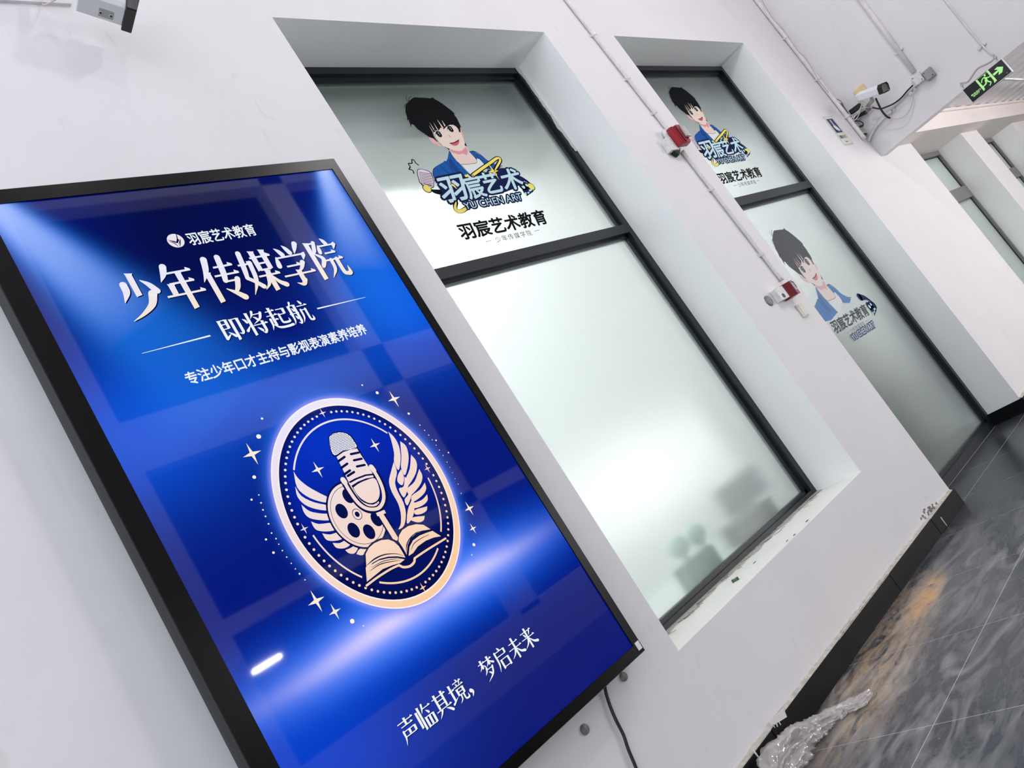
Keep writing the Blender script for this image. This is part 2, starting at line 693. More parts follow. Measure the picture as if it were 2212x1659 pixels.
# floor: pale grout bed, tiles as pieces where they can be told apart
fl = MB().box(-2.6, 15, -5.0, 0.0, -0.05, -0.0003)
fl.box(XW2, XW2b, 0, 0.262, -0.05, -0.0003)
floor = struct(fl.build('floor', M_GROUT), 'dark grey slate look tiles with dust and sawdust streaks')
T0x, T0y = 1.553, -0.583
_tile_me = None
for i in range(-2, 14):
    for j in range(-1, 3):
        x0 = T0x + 0.6 * i
        y1 = T0y - 0.6 * j
        y0 = y1 - 0.6
        if j == -1:
            y1 = 0.0
        bb = MB().box(x0 + .0013, x0 + .5987, y0 + .0013, y1 - .0013, -0.012, 0.0)
        o = bb.build('floor_tile', M_FLOOR, floor)
for i in range(3, 7):
    x0, x1 = max(T0x + 0.6 * i, XW2), min(T0x + 0.6 * (i + 1), XW2b)
    if x1 > x0:
        MB().box(x0 + .0013, x1 - .0013, 0.0013, 0.232, -0.012, 0.0).build('floor_tile', M_FLOOR, floor)
bb = MB()
for i in range(-9, 22):
    for j in range(3, 8):
        if -2 <= i < 14 and j < 3:
            continue
        x0, y1 = T0x + 0.6 * i, T0y - 0.6 * j
        bb.box(x0 + .0013, x0 + .5987, max(y1 - .5987, -5), y1 - .0013, -0.012, 0.0)
for i in list(range(-9, -2)) + list(range(14, 22)):
    for j in range(-1, 3):
        x0, y1 = T0x + 0.6 * i, T0y - 0.6 * j
        y0 = y1 - .6
        if j == -1:
            y1 = 0
        bb.box(x0 + .0013, x0 + .5987, y0 + .0013, y1 - .0013, -0.012, 0.0)
o = bb.build('distant_floor_tiles', M_FLOOR, floor)
o['kind'] = 'stuff'

# ceiling of the tall hall and ribbed deck beyond the beam
struct(MB().box(-2.6, XB + .13, -5, TH, HALL, HALL + .1).build('ceiling', M_FACADE), 'high ceiling of the hall')
deck = struct(MB().box(XB + .131, 15, -5, -0.1, 2.57, 2.6).build('ceiling_deck', M_DECK), 'white ribbed metal ceiling beyond the beam')
pitch = 0.39
x = XB + .14
while x < 13.2:
    prof = []
    n = 3
    for k in range(n):
        xx = x + k * pitch
        prof += [(xx, 2.56), (xx + .12, 2.56), (xx + .15, 2.43), (xx + .35, 2.43)]
    v = []
    for (px_, pz) in prof + [(x + n * pitch, 2.56)]:
        v += [(px_, -5, pz), (px_, -0.1, pz), (px_, -5, pz + .004), (px_, -0.1, pz + .004)]
    f = []
    for k in range(len(v) // 4 - 1):
        a = 4 * k
        f += [(a, a + 1, a + 5, a + 4), (a + 2, a + 6, a + 7, a + 3)]
    obj('ceiling_panel', v, f, M_DECK, deck)
    x += n * pitch

# opposite facade, seen only in the screen's reflection
f = MB()
f.box(-2.6, 1.93, -5.2, -5, 0, HALL)
f.box(1.93, 7.0, -5.2, -5, 6.17, HALL)
f.box(1.93, 15, -5.2, -5, 3.35, 3.85)
f.box(1.93, 15, -5.2, -5, 1.76, 1.9)
f.box(1.93, 15, -5.2, -5, 0, 0.55)
f.box(4.6, 4.9, -5.2, -5, 0.5, HALL)
f.box(7.9, 8.2, -5.2, -5, 0.5, 2.6)
f.box(10.9, 11.2, -5.2, -5, 0.5, 2.6)
f.box(14.9, 15, -5.2, -5, 0.5, 2.6)
struct(f.build('wall_back', M_FACADE), 'white framed facade opposite the screen')
f = MB().box(-2.6, 15, -8, -7.9, -0.05, HALL).box(-2.6, 15, -8, -5.2, -.05, 0).box(-2.6, 15, -8, -5.2, 6.9, 7.0).box(14.9, 15, -8, -5.2, 0, HALL).box(-2.6, -2.5, -8, -5.2, 0, HALL)
struct(f.build('wall_distant', M_DARKROOM), 'dim space behind the opposite facade')
struct(MB().box(15, 15.1, -5, TH, 0, 2.6).build('wall_end', M_FACADE), 'far end wall')

# rooms behind the frosted glass
f = MB()
f.box(0.4, 14.9, 4.6, 4.7, 0, 3.7)
f.box(0.3, 0.4, TH, 4.7, 0, 3.7)
f.box(14.9, 15, TH, 4.7, 0, 3.7)
f.box(3.45, 3.55, TH, 4.6, 0, 3.7)
f.box(6.4, 6.5, TH, 4.6, 0, 3.7)
f.box(0.3, 15, TH, 4.7, 3.6, 3.7)
struct(f.build('wall_inner', mat('inner_paint', (238, 240, 240), 0.7)), 'pale walls of the rooms behind the frosted windows')
struct(MB().box(0.3, 15, TH, 4.7, -.05, 0).build('floor_inner', mat('inner_floor', (170, 174, 170), 0.6)), 'pale floor of the rooms behind the windows')
f = MB().box(0.4, 3.45, TH + .01, .9, 3.05, 3.6).box(3.55, 6.4, TH + .01, .9, 3.05, 3.6)
struct(f.build('trim_4', mat('inner_trim', (196, 203, 200), 0.6)), 'grey soffit box behind the upper panes')


# ---------------------------------------------------------------- windows
def dark_window(name, x0, x1, z0, z1, yf, mull, label, sill_bar=True):
    """frame face at depth yf; x0..x1, z0..z1 the opening; mull = (z low, z high) of the transom"""
    fw, fd = 0.040, 0.06
    root = bpy.data.objects.new(name, None)
    COL.objects.link(root)
    root.location = ((x0 + x1) / 2, yf, z0)
    root['kind'] = 'structure'
    root['label'] = label
    r = root
    rail = MB()
    rail.box(x0, x1, yf, yf + fd, z1 - fw, z1)
    rail.box(x0 + fw, x1 - fw, yf + .022, yf + fd, z1 - fw - .022, z1 - fw)
    rail.build('top_rail', M_FRAME, r)
    rail = MB()
    bh = 0.035 if sill_bar else 0.055
    rail.box(x0, x1, yf, yf + fd, z0, z0 + bh)
    rail.box(x0 + fw, x1 - fw, yf + .022, yf + fd, z0 + bh, z0 + bh + .018)
    rail.build('bottom_rail', M_FRAME, r)
    for (a, b_, s) in ((x0, x0 + fw, 1), (x1 - fw, x1, -1)):
        st = MB().box(a, b_, yf - .001, yf + fd, z0, z1)
        if s == 1:
            st.box(b_, b_ + .02, yf + .022, yf + fd, z0, z1)
        else:
            st.box(a - .02, a, yf + .022, yf + fd, z0, z1)
        st.build('stile', M_FRAME, r)
    t = MB().box(x0 + fw, x1 - fw, yf - .002, yf + fd, mull[0], mull[1])
    t.box(x0 + fw, x1 - fw, yf + .022, yf + fd, mull[0] - .018, mull[0])
    t.build('transom', M_FRAME, r)
    yg = yf + .038
    for (a, b_) in ((mull[1], z1 - fw - .02), (z0 + bh + .015, mull[0] - .015)):
        MB().box(x0 + fw + .015, x1 - fw - .015, yg, yg + .008, a, b_).build('pane', M_GLASS, r)
    return r, yg


Y1, Y2 = 0.262, 0.236
win1, G1 = dark_window('window_1', XW1, XW1b, ZS, ZT, Y1, (2.183, 2.237), 'tall frosted window with dark frame nearest the screen')
win2, G2 = dark_window('window_2', XW2, XW2b, 0.0, ZT, Y2, (2.163, 2.225), 'tall frosted glazed opening reaching the floor, dark frame', False)


def grey_window(name, x0, x1, z0, label):
    root = bpy.data.objects.new(name, None)
    COL.objects.link(root)
    yf = 0.262
    root.location = ((x0 + x1) / 2, yf, z0)
    root['kind'] = 'structure'
    root['label'] = label
    z1, fw = ZSOF, 0.05
    MB().box(x0, x1, yf, yf + .06, z1 - fw, z1).build('top_rail', M_GREYFRAME, root)
    MB().box(x0, x1, yf, yf + .06, z0, z0 + fw).build('bottom_rail', M_GREYFRAME, root)
    MB().box(x0, x0 + .035, yf, yf + .06, z0 + fw, z1 - fw).build('stile', M_GREYFRAME, root)
    MB().box(x1 - .035, x1, yf, yf + .06, z0 + fw, z1 - fw).build('stile', M_GREYFRAME, root)
    MB().box(x0 + .035, x1 - .035, yf - .002, yf + .06, 1.62, 1.76).build('transom', M_GREYFRAME, root)
    g = MB().box(x0 + .035, x1 - .035, yf + .035, yf + .043, 1.76, z1 - fw)
    g.build('pane', M_GLASS2, root)
    MB().box(x0 + .035, x1 - .035, yf + .035, yf + .043, z0 + fw, 1.62).build('pane', M_GLASS2, root)
    s = MB()
    s.box(x0 + .03, x1 - .03, yf + .028, yf + .036, z1 - fw - .008, z1 - fw)
    s.box(x1 - .045, x1 - .035, yf + .026, yf + .036, z0 + fw, z1 - fw)
    s.build('gasket', M_BLACK, root)


grey_window('window_3', P3, P3b, ZS, 'first frosted window beyond the beam, grey frame')
grey_window('window_4', P4, P4b, ZS, 'second frosted window beyond the beam, grey frame')

# sloped plaster sill of window 1, chipped paint next to the frame
s = MB()
s.prism([(XW1, 0.0, ZS), (XW1, Y1, ZS + .012), (XW1, Y1, ZS), ], (XW1b - XW1, 0, 0))
struct(s.build('trim_5', M_SILL), 'white plaster window sill under the first window')
M_CHIP = mat('chipped_paint', (205, 202, 192), 0.8, var=0.4, vscale=70)
M_SCUFF = mat('dark_scuff', (70, 74, 76), 0.8)
f = MB()
random.seed(3)
xx = XW1
top = []
while xx < XW1b - .01:
    top.append((xx, Y1 - .045 - .03 * noise.noise((xx * 9, 0, 0))))
    xx += 0.03
pts = [(a, b_, ZS + .0008 + b_ * .046) for a, b_ in top] + [(XW1b, Y1, ZS + .0128), (XW1, Y1, ZS + .0128)]
f.prism(pts, (0, 0, .0018))
struct(f.build('trim_6', M_CHIP), 'rough torn paint band along the sill by the frame')
f = MB()
for k in range(34):
    a = random.uniform(XW1 + .1, XW1b - .1)
    b_ = Y1 - random.uniform(.005, .075)
    l = random.uniform(.01, .05)
    th = random.uniform(-.4, .2)
    c = Vector((a, b_, ZS + .004 + b_ * .046))
    f.obox(c, (l * math.cos(th) / 2, l * math.sin(th) / 2 - l * .3, 0), (0, random.uniform(.0006, .002), 0), (0, 0, .0006))
for (px_, py_, l, wd) in ((1630, 1215, .02, .003), (1700, 1168, .016, .002), (1743, 1125, .02, .003), (1716, 1155, .014, .003)):
    c = WZ(px_, py_, ZS + .006)
    f.obox(c, (l / 2, 0, 0), (0, wd, 0), (0, 0, .001))
o = f.build('paint_scuffs', M_SCUFF)
o['kind'] = 'stuff'
o['label'] = 'dark scuffs and specks of old paint scattered on the white sill'
o['category'] = 'paint marks'
# caulk smears down the right side of each dark frame
for (xe, yf, z0, z1, nm, seed) in ((XW1b, Y1, 2.75, ZT, 'trim_7', 5),):
    f = MB()
    pts = []
    n = 40
    for k in range(n + 1):
        z = z0 + (z1 - z0) * k / n
        d = .012 + .022 * abs(noise.noise((seed, z * 7, 0))) + .008 * noise.noise((0, z * 31, 1))
        pts.append((xe - d - .012, yf - .003, z))
    pts += [(xe, yf - .003, z1), (xe, yf - .003, z0)]
    f.prism(pts, (0, -.002, 0))
    struct(f.build(nm, mat('caulk', (214, 214, 214), 0.7, var=.15, vscale=50)), 'smeared white caulk over the upper right of the frame')

# ---------------------------------------------------------------- baseboards
random.seed(11)


def baseboard(name, label, x_edges, zt, y1, y0):
    r = bpy.data.objects.new(name, None)
    COL.objects.link(r)
    r.location = ((x_edges[0] + x_edges[-1]) / 2, y1, 0)
    r['kind'] = 'structure'
    r['label'] = label
    for i, (a, b_) in enumerate(zip(x_edges, x_edges[1:])):
        dz = random.uniform(-.003, .003)
        dy = random.uniform(-.0015, .0015)
        MB().box(a + .0008, b_ - .0008, y0 + dy, y1, 0, zt + dz).build('baseboard_tile', M_TILE_B, r, bevel=.0012)
    return r


def jx(px_, py_): return WY(px_, py_, -SP).x


edges = [-2.6, -2.1, -1.5, -.9, -.3, .3, .85, jx(1668, 1580), jx(1814, 1383), jx(1921, 1240), jx(2015, 1128), XW2 + .012]
baseboard('baseboard_front', 'black tile skirting under the first window', edges, ZK, -.004, -SP)
r = baseboard('baseboard_far', 'black tile skirting beyond the second window', [XW2b - .012, 6.1, 6.7, 7.4], ZK, -.004, -SP)
MB().box(XW2b - .016, XW2b - .004, -.004, Y2, 0, ZK).build('baseboard_tile', M_TILE_B, r)
MB().box(P3b, P4, -SP, -.004, 0, ZK).build('baseboard_tile', M_TILE_B, r)
MB().box(XW2 + .004, XW2 + .012, -.004, .23, 0, ZK).build('baseboard_tile', mat('tile_edge', (120, 122, 122), .6), bpy.data.objects['baseboard_front'])
# mortar and torn paint along the top of the skirting
M_MORTAR = mat('mortar', (206, 198, 188), 0.85, bump=.4, bscale=60, var=.35, vscale=45)
f = MB()


def ragged(f, x0, x1, step, amp, base, y, seed):
    n = int((x1 - x0) / step)
    for k in range(n):
        a, b_ = x0 + k * step, x0 + (k + 1) * step
        h0 = base + amp * noise.noise((a * 14, seed, 0)) + amp * .5 * noise.noise((a * 60, seed, 3))
        h1 = base + amp * noise.noise((b_ * 14, seed, 0)) + amp * .5 * noise.noise((b_ * 60, seed, 3))
        v = [(a, y[0], ZK - .001), (b_, y[0], ZK - .001), (b_, y[1], ZK - .001), (a, y[1], ZK - .001),
             (a, y[0], ZK + max(.001, h0)), (b_, y[0], ZK + max(.001, h1)), (b_, y[1], ZK + .002), (a, y[1], ZK + .002)]
        f.add(v, [(0, 3, 2, 1), (4, 5, 6, 7), (0, 1, 5, 4), (2, 3, 7, 6), (0, 4, 7, 3), (1, 2, 6, 5)])


ragged(f, .2, XW2, .02, .006, .010, (0.0, -SP + .001), 1)
ragged(f, XW2b, 7.3, .02, .008, .010, (0.0, -SP + .001), 5)
struct(f.build('trim_8', M_MORTAR), 'ragged mortar line on top of the black skirting')
# paint runs over the skirting tiles
f = MB()
for (p0, p1, wd) in (((2032, 1117), (2046, 1136), .008), ((1628, 1621), (1641, 1638), .007), ((1683, 1560), (1687, 1566), .006), ((1677, 1562), (1680, 1570), .008), ((1670, 1565), (1674, 1572), .005)):
    a, b_ = WY(*p0, -SP - .002), WY(*p1, -SP - .002)
    f.prism([a + Vector((-wd / 2, 0, 0)), a + Vector((wd / 2, 0, 0)), b_ + Vector((wd / 4, 0, 0)), b_ + Vector((-wd / 4, 0, 0))], (0, .004, 0))
a, b_ = WY(1663, 1560, -SP - .002), WY(1690, 1533, -SP - .002)
f.prism([a, a + Vector((0, 0, -.015)), b_ + Vector((0, 0, -.028)), b_ + Vector((0.01, 0, 0))], (0, .004, 0))
o = tag(f.build('paint_drips', mat('white_drips', (222, 218, 212), .6)), 'white paint drips run down over the black skirting tiles', 'paint drips')
o['kind'] = 'stuff'
# broken plaster patch above the skirting corner
f = MB()
random.seed(4)
for k in range(26):
    px_, py_ = 2008 + random.gauss(0, 7), 1100 + random.gauss(0, 8)
    px_ += (1100 - py_) * .7
    c = WY(px_, py_, -.001)
    if c.z < ZK + .006:
        c.z = ZK + .006 + random.random() * .02
    rr = random.uniform(.003, .009)
    f.prism([c + Vector((rr * math.cos(a) * random.uniform(.5, 1.2), 0, rr * math.sin(a) * random.uniform(.5, 1.1))) for a in [PI * 2 * q / 6 for q in range(6)]], (0, -random.uniform(.002, .006), 0))
o = tag(f.build('broken_plaster', mat('grey_plaster', (150, 145, 138), .9, var=.5, vscale=90)), 'crumbling grey plaster patch above the skirting corner', 'plaster')
o['kind'] = 'stuff'
# ---------------------------------------------------------------- the lit display
DY = -0.096
DX0, DX1, DZ0, DZ1 = 0.012, 1.203, 0.586, 2.576
SX0, SX1, SZ0, SZ1 = 0.068, 1.169, 0.620, 2.530
disp = empty('wall_display', 'large upright black framed screen showing a glowing blue poster with gold emblem', 'display', ((DX0 + DX1) / 2, 0, DZ0))
f = MB()
pts_o = [(DX0, DZ0), (DX1, DZ0), (DX1, DZ1), (DX0, DZ1)]
pts_i = [(SX0, SZ0), (SX1, SZ0), (SX1, SZ1), (SX0, SZ1)]
v, fc = [], []
for (yy, P_) in ((DY + .003, pts_o), (DY, [(a + (.002 if a < .5 else -.002), b_ + (.002 if b_ < 1 else -.002)) for a, b_ in pts_o]), (DY, pts_i), (DY + .006, pts_i)):
    v += [(a, yy, b_) for a, b_ in P_]
v += [(a, DY + .045, b_) for a, b_ in pts_o]
for k in range(4):
    n = (k + 1) % 4
    fc += [(k, n, 4 + n, 4 + k), (4 + k, 4 + n, 8 + n, 8 + k), (8 + k, 8 + n, 12 + n, 12 + k), (16 + k, 16 + n, n, k)]
f.add(v, fc)
f.build('bezel', M_BEZEL, disp)
MB().box(DX0 + .004, DX1 - .004, DY + .045, -.012, DZ0 + .004, DZ1 - .004).build('back_housing', mat('housing', (26, 29, 33), .45), disp, bevel=.003)
f = MB()
c0, c1 = WY(243, 1085, -.02), WY(330, 1250, -.02)
f.box(c0.x - .004, DX0 + .03, -.034, -.004, c1.z, c0.z).box(c0.x - .012, c0.x + .004, -.012, -.001, c1.z + .004, c0.z - .004)
f.build('mount_bracket', M_BLACK, disp, bevel=.0015)
MB().box(1.178, 1.197, DY - .0012, DY + .001, .598, .624).build('paper_label', mat('label_paper', (226, 228, 232), .6), disp)


def screen_material(name, attr=True, color=None, strength=1.0):
    m = bpy.data.materials.new(name)
    m.use_nodes = True
    N, L = m.node_tree.nodes, m.node_tree.links
    b = N['Principled BSDF']
    b.inputs['Base Color'].default_value = (.002, .002, .003, 1)
    b.inputs['Roughness'].default_value = .03
    b.inputs['IOR'].default_value = 1.45
    b.inputs['Emission Strength'].default_value = strength
    if attr:
        a = N.new('ShaderNodeAttribute')
        a.attribute_name = 'Col'
        L.new(a.outputs['Color'], b.inputs['Emission Color'])
    else:
        b.inputs['Emission Color'].default_value = lin(color)
    return m


M_SCREEN = screen_material('lit_screen')
M_INK = screen_material('lit_ink', False, (3, 12, 74))
M_GLYPH = screen_material('lit_lettering', False, (236, 242, 252))


def ln(c): return np.array(lin(c)[:3])


NU, NV = 200, 346
U, V = np.meshgrid(np.linspace(SX0, SX1, NU), np.linspace(SZ0, SZ1, NV))
ECX, ECZ, KX = 0.6229, 1.4018, 0.82


def G(d, s): return np.exp(-(d / s) ** 2)


def over(img, c, a):
    a = np.clip(a, 0, 1)[..., None]
    return img * (1 - a) + ln(c) * a


def add(img, c, a): return img + ln(c) * np.clip(a, 0, None)[..., None]


def smooth(e0, e1, x):
    t = np.clip((x - e0) / (e1 - e0), 0, 1)
    return t * t * (3 - 2 * t)


img = np.zeros((NV, NU, 3)) + ln((0, 22, 128))
# dark crown between the two beams
img = over(img, (1, 8, 62), G(np.hypot((U - .62) / .42, (V - 2.36) / .34), 1.0) * 1.15)
img = over(img, (0, 16, 100), smooth(2.0, 1.75, V) * .3)
# lit flanks at mid height
img = over(img, (8, 84, 222), G(np.hypot((U - .13) / .30, (V - 1.80) / .22), 1) * .85)
img = over(img, (10, 86, 226), G(np.hypot((U - 1.10) / .25, (V - 1.98) / .27), 1) * .95)
img = over(img, (16, 96, 226), G(np.hypot((U - .55) / .38, (V - 1.80) / .11), 1) * .7)
img = over(img, (0, 14, 110), G(np.hypot((U - .64) / .26, (V - 1.99) / .11), 1) * .7)


def beam(img, x0, z0, x1, z1, w0, w1, cs, k):
    d = np.array([x1 - x0, z1 - z0])
    L_ = np.hypot(*d)
    d /= L_
    t = (U - x0) * d[0] + (V - z0) * d[1]
    s = (U - x0) * (-d[1]) + (V - z0) * d[0]
    w_ = w0 + (w1 - w0) * np.clip(t / L_, 0, 2)
    prof = np.exp(-np.abs(s / w_) ** 3)
    fall = np.clip(1 - t / (L_ * 1.25), 0, 1) ** k * (t > -.2)
    img = over(img, cs[1], prof * np.clip(1.15 * fall ** .55, 0, 1))
    core = np.exp(-np.abs(s / (w_ * .72)) ** 3)
    img = over(img, cs[0], core * np.clip(fall * 1.7 - .62, 0, 1) ** .9)
    return img


img = beam(img, .055, 2.60, .345, 1.95, .036, .165, ((166, 190, 255), (28, 124, 242)), 1.0)
img = beam(img, 1.148, 2.60, 1.03, 1.98, .020, .165, ((166, 190, 255), (24, 118, 240)), 1.0)
img = over(img, (1, 10, 84), G(np.hypot((U - .64) / .30, (V - 2.28) / .22), 1) * .55)
# below the emblem: luminous horizon, dark foot
img = over(img, (0, 16, 112), smooth(1.02, .88, V) * .85)
img = over(img, (2, 64, 206), G(np.hypot((U - .10) / .36, (V - .86) / .20), 1) * .9)
hz0, hz1 = WY(690, 1452, DY), WY(1112, 1188, DY)
dd = np.array([hz1.x - hz0.x, hz1.z - hz0.z])
LL = np.hypot(*dd)
dd /= LL
t = ((U - hz0.x) * dd[0] + (V - hz0.z) * dd[1]) / LL
s_ = (U - hz0.x) * (-dd[1]) + (V - hz0.z) * dd[0] - .012 * np.sin(np.clip(t, 0, 1) * PI)
env = np.exp(-((t - .48) / .50) ** 2)
img = over(img, (8, 84, 240), G(s_, .115) * np.exp(-((t - .45) / .85) ** 2) * .95)
img = over(img, (30, 130, 255), G(s_, .070) * np.exp(-((t - .48) / .62) ** 2))
img = over(img, (150, 166, 255), G(s_, .050) * env)
img = over(img, (226, 214, 255), G(s_, .024) * env ** 1.2)
rr = np.hypot((U - ECX) / KX, V - ECZ)
img = over(img, (50, 122, 255), G(np.maximum(rr - .32, 0), .032) * .6 * (rr > .28))
img = over(img, (150, 150, 240), G(np.maximum(rr - .325, 0), .010) * .7 * (rr > .28))
inner = over(img * 0, (0, 36, 172), np.ones_like(U))
inner = over(inner, (0, 12, 84), smooth(1.60, 1.18, V) * .95)
inner = over(inner, (0, 60, 214), G(np.hypot((U - .60) / .14, (V - 1.60) / .09), 1) * .5)
inner = over(inner, (0, 6, 62), G(rr - .300, .026) * .8)
m_ = (rr < .313)[..., None]
img = np.where(m_, inner, img)
v = np.stack([U.ravel(), np.full(U.size, DY + .0048), V.ravel()], 1)
me = bpy.data.meshes.new('screen')
idx = np.arange(NU * NV).reshape(NV, NU)
fc = np.stack([idx[:-1, :-1], idx[:-1, 1:], idx[1:, 1:], idx[1:, :-1]], -1).reshape(-1, 4)
me.from_pydata(v.tolist(), [], fc.tolist())
ca = me.color_attributes.new('Col', 'FLOAT_COLOR', 'POINT')
ca.data.foreach_set('color', np.concatenate([img.reshape(-1, 3), np.ones((NU * NV, 1))], 1).ravel())
screen = link('screen', me, M_SCREEN, disp)

YA = DY + .0046


def gold(x, z):       # printed gradient: lavender white at the upper left of the artwork to warm peach at the lower right
    t = min(1, max(0, .5 + (1.42 - z) * 1.45 + (x - .62) * .5))
    a, b_ = ln((232, 230, 252)), ln((250, 206, 158))
    c = a * (1 - t) + b_ * t
    return (*c, 1)


def title_col(x, z):
    t = min(1, max(0, (2.215 - z) / .13))
    a, b_ = ln((232, 232, 252)), ln((248, 228, 196))
    return (*(a * (1 - t) + b_ * t), 1)


def white_col(x, z): return (*ln((238, 243, 253)), 1)


# heavy Song style characters drawn stroke by stroke: h bar, b plain bar, v post, r ribbon (x, y, width ...)
GL = {
'少': "v50,97,45 r28,75,12,26,58,11,12,38,1 r68,78,2,82,66,9,92,50,12 r80,46,14,66,24,11,38,8,6,10,-2,1",
'年': "r30,98,12,22,82,10,8,66,1 h26,88,82 v56,82,-4 h24,84,58 v26,58,32 h4,98,32",
'传': "r30,98,12,20,72,10,2,48,1 v20,68,-4 h42,92,76 h34,98,56 r66,98,11,60,62,11,54,42,9 b54,84,40 r86,42,10,76,24,9,66,14,6 r46,24,2,66,10,9,80,-2,12",
'媒': "r20,98,10,14,62,10,8,38,8 r8,38,8,24,26,8,38,12,10 r36,72,9,28,30,8,4,-2,1 h2,38,70 h42,100,82 v54,98,48 v84,98,48 b54,84,66 b54,84,50 h40,100,36 v70,48,-4 r66,36,8,56,16,6,40,4,1 r74,34,3,86,16,8,100,6,11",
'学': "r18,94,2,26,86,8,32,76,10 r44,98,2,50,90,8,56,78,10 r84,98,11,76,86,8,68,74,1 r10,72,3,8,60,9,6,50,10 b10,90,70 r95,72,4,91,68,9,84,56,2 h26,68,46 r76,50,10,66,38,7,54,30,4 v52,34,4 r54,8,10,44,-2,8,28,4,1 h4,98,24",
'院': "v12,94,-4 b12,32,90 r36,92,8,26,72,8,20,64,3 r20,64,3,38,48,9,26,30,8,22,30,2 r62,99,2,68,92,8,72,84,9 r44,82,3,42,72,8,40,64,8 b44,94,80 r97,84,3,95,80,9,88,68,2 h52,86,60 h42,98,42 r60,42,8,56,18,7,36,-2,1 r78,42,9,78,8,9,84,2,9,96,2,9,99,20,1",
'即': "v14,92,8 b14,42,90 v42,92,50 b14,42,72 b14,42,52 r14,10,9,30,22,5,36,26,2 r32,36,2,44,24,8,52,14,9 v62,88,-6 b62,92,86 v90,88,24 r90,26,9,84,18,7,72,24,1",
'将': "r6,76,2,14,68,8,18,58,9 r4,22,10,16,34,5,28,44,1 v30,98,-6 r58,98,9,52,84,7,40,70,1 b56,88,84 r92,86,10,78,62,8,44,44,1 r54,74,2,62,68,7,66,62,8 h38,100,38 v80,52,6 r80,8,9,72,-2,8,62,4,1 r50,26,2,58,18,8,64,10,9",
'起': "h8,48,82 v28,98,62 h4,52,62 v28,60,12 h28,48,40 r14,46,9,12,20,7,2,-2,1 r14,24,2,36,4,8,70,0,9,98,2,10 b56,88,82 v88,84,56 b58,88,58 r60,60,8,60,28,8,66,20,8,92,20,8,94,36,1",
'航': "r26,99,8,22,90,6,16,84,1 v12,84,36 r12,40,8,10,14,6,2,-2,1 b12,38,84 v38,86,6 r38,8,8,32,-2,7,22,4,1 b2,46,46 r22,72,1,26,66,6,28,58,7 r22,36,1,26,30,6,28,22,7 r68,99,2,72,92,8,76,84,9 h50,98,74 r60,56,8,58,22,7,46,-2,1 b60,82,54 r82,56,9,82,10,8,88,2,8,98,4,8,99,22,1",
'声': "h6,94,86 v50,99,66 h18,84,68 b18,82,48 r18,50,9,16,22,7,4,-4,1 v50,48,28 v82,50,24 b18,82,26",
'临': "v10,84,10 v26,98,-4 r54,98,9,48,80,7,38,64,1 h52,96,80 r62,68,2,70,60,8,74,54,9 v46,44,-4 b46,92,42 v90,44,-4 v68,42,2 b46,92,0",
'其': "v28,98,28 v72,98,28 h8,92,82 b28,72,64 b28,72,46 h4,98,26 r34,22,9,24,10,6,6,-4,1 r62,20,2,78,10,9,90,-2,11",
'境': "v18,92,18 h2,38,64 r2,10,9,20,18,5,38,26,2 r66,99,1,70,94,6,72,90,7 h44,96,86 r56,80,1,60,76,6,62,72,6 r84,82,6,80,76,5,76,70,1 h40,100,68 v50,58,26 b50,88,56 v86,58,26 b50,88,42 b50,88,28 r60,26,7,56,8,6,38,-4,1 r76,26,8,76,4,7,82,-1,7,97,0,8,98,16,1",
'，': "r14,16,16,22,6,11,10,-12,1",
'梦': "h4,48,82 v26,98,56 r26,78,6,16,64,5,2,54,1 r30,72,1,38,66,5,42,60,6 h50,96,82 v73,98,56 r72,78,6,62,64,5,50,56,1 r76,78,2,86,66,7,98,58,9 r42,52,9,34,38,7,18,26,1 b42,76,44 r80,46,9,62,16,8,16,-6,1 r44,32,2,52,26,7,58,18,8",
'启': "r48,99,2,52,93,8,56,86,9 b20,86,82 v84,84,58 b20,84,60 r20,84,9,18,30,8,2,-4,1 v38,42,-4 b38,88,40 v86,42,-4 b38,88,4",
'未': "h18,84,74 h4,96,48 v50,98,-6 r48,46,9,32,24,7,4,8,1 r54,46,3,74,20,9,98,10,12",
'来': "h12,90,80 r28,74,2,34,66,7,38,58,8 r76,76,8,70,66,6,62,58,1 h4,98,50 v50,98,-6 r48,46,9,32,24,7,4,8,1 r54,46,3,74,20,9,98,10,12",
}


def song(fl, ch, x, z, w, h, wk=1.0):
    def P(a, b_): return (x + a / 100 * w, z + b_ / 100 * h)
    sw, hw = w / 100 * wk, h / 100 * .75
    for st in GL[ch].split():
        k, a = st[0], [float(q) for q in st[1:].split(',')]
        if k in 'hb':
            y0 = a[2]
            p0, p1 = P(a[0], y0), P(a[1], y0)
            t = 2.6 * hw * (.6 + .4 * wk)
            fl.poly([(p0[0], p0[1] - t), (p1[0], p1[1] - t), (p1[0], p1[1] + t), (p0[0], p0[1] + t)])
            if k == 'h':
                e = w / 100
                fl.poly([(p1[0] + 1 * e, p1[1] - t), (p1[0] + 1.5 * e, p1[1] + t), (p1[0] - 9 * e, p1[1] + 10 * hw), (p1[0] - 12 * e, p1[1] - t)])
        elif k == 'v':
            p0, p1 = P(a[0], a[1]), P(a[0], a[2])
            t = 5.6 * sw
            e = 3 * hw
            fl.poly([(p1[0] - t, p1[1]), (p1[0] + t * .9, p1[1] + e), (p0[0] + t, p0[1] - 2 * e), (p0[0] + t * 1.35, p0[1] - .7 * e), (p0[0] - t * 1.15, p0[1] + e * .6), (p0[0] - t, p0[1] - e)])
        else:
            pts = [P(a[i], a[i + 1]) for i in range(0, len(a), 3)]
            fl.ribbon(pts, [a[i + 2] * sw * (1.08 if a[i + 2] > 2 else 1) for i in range(0, len(a), 3)], 5)
    return fl


DARK_SHADOW = screen_material('lit_shadow', False, (1, 6, 58))


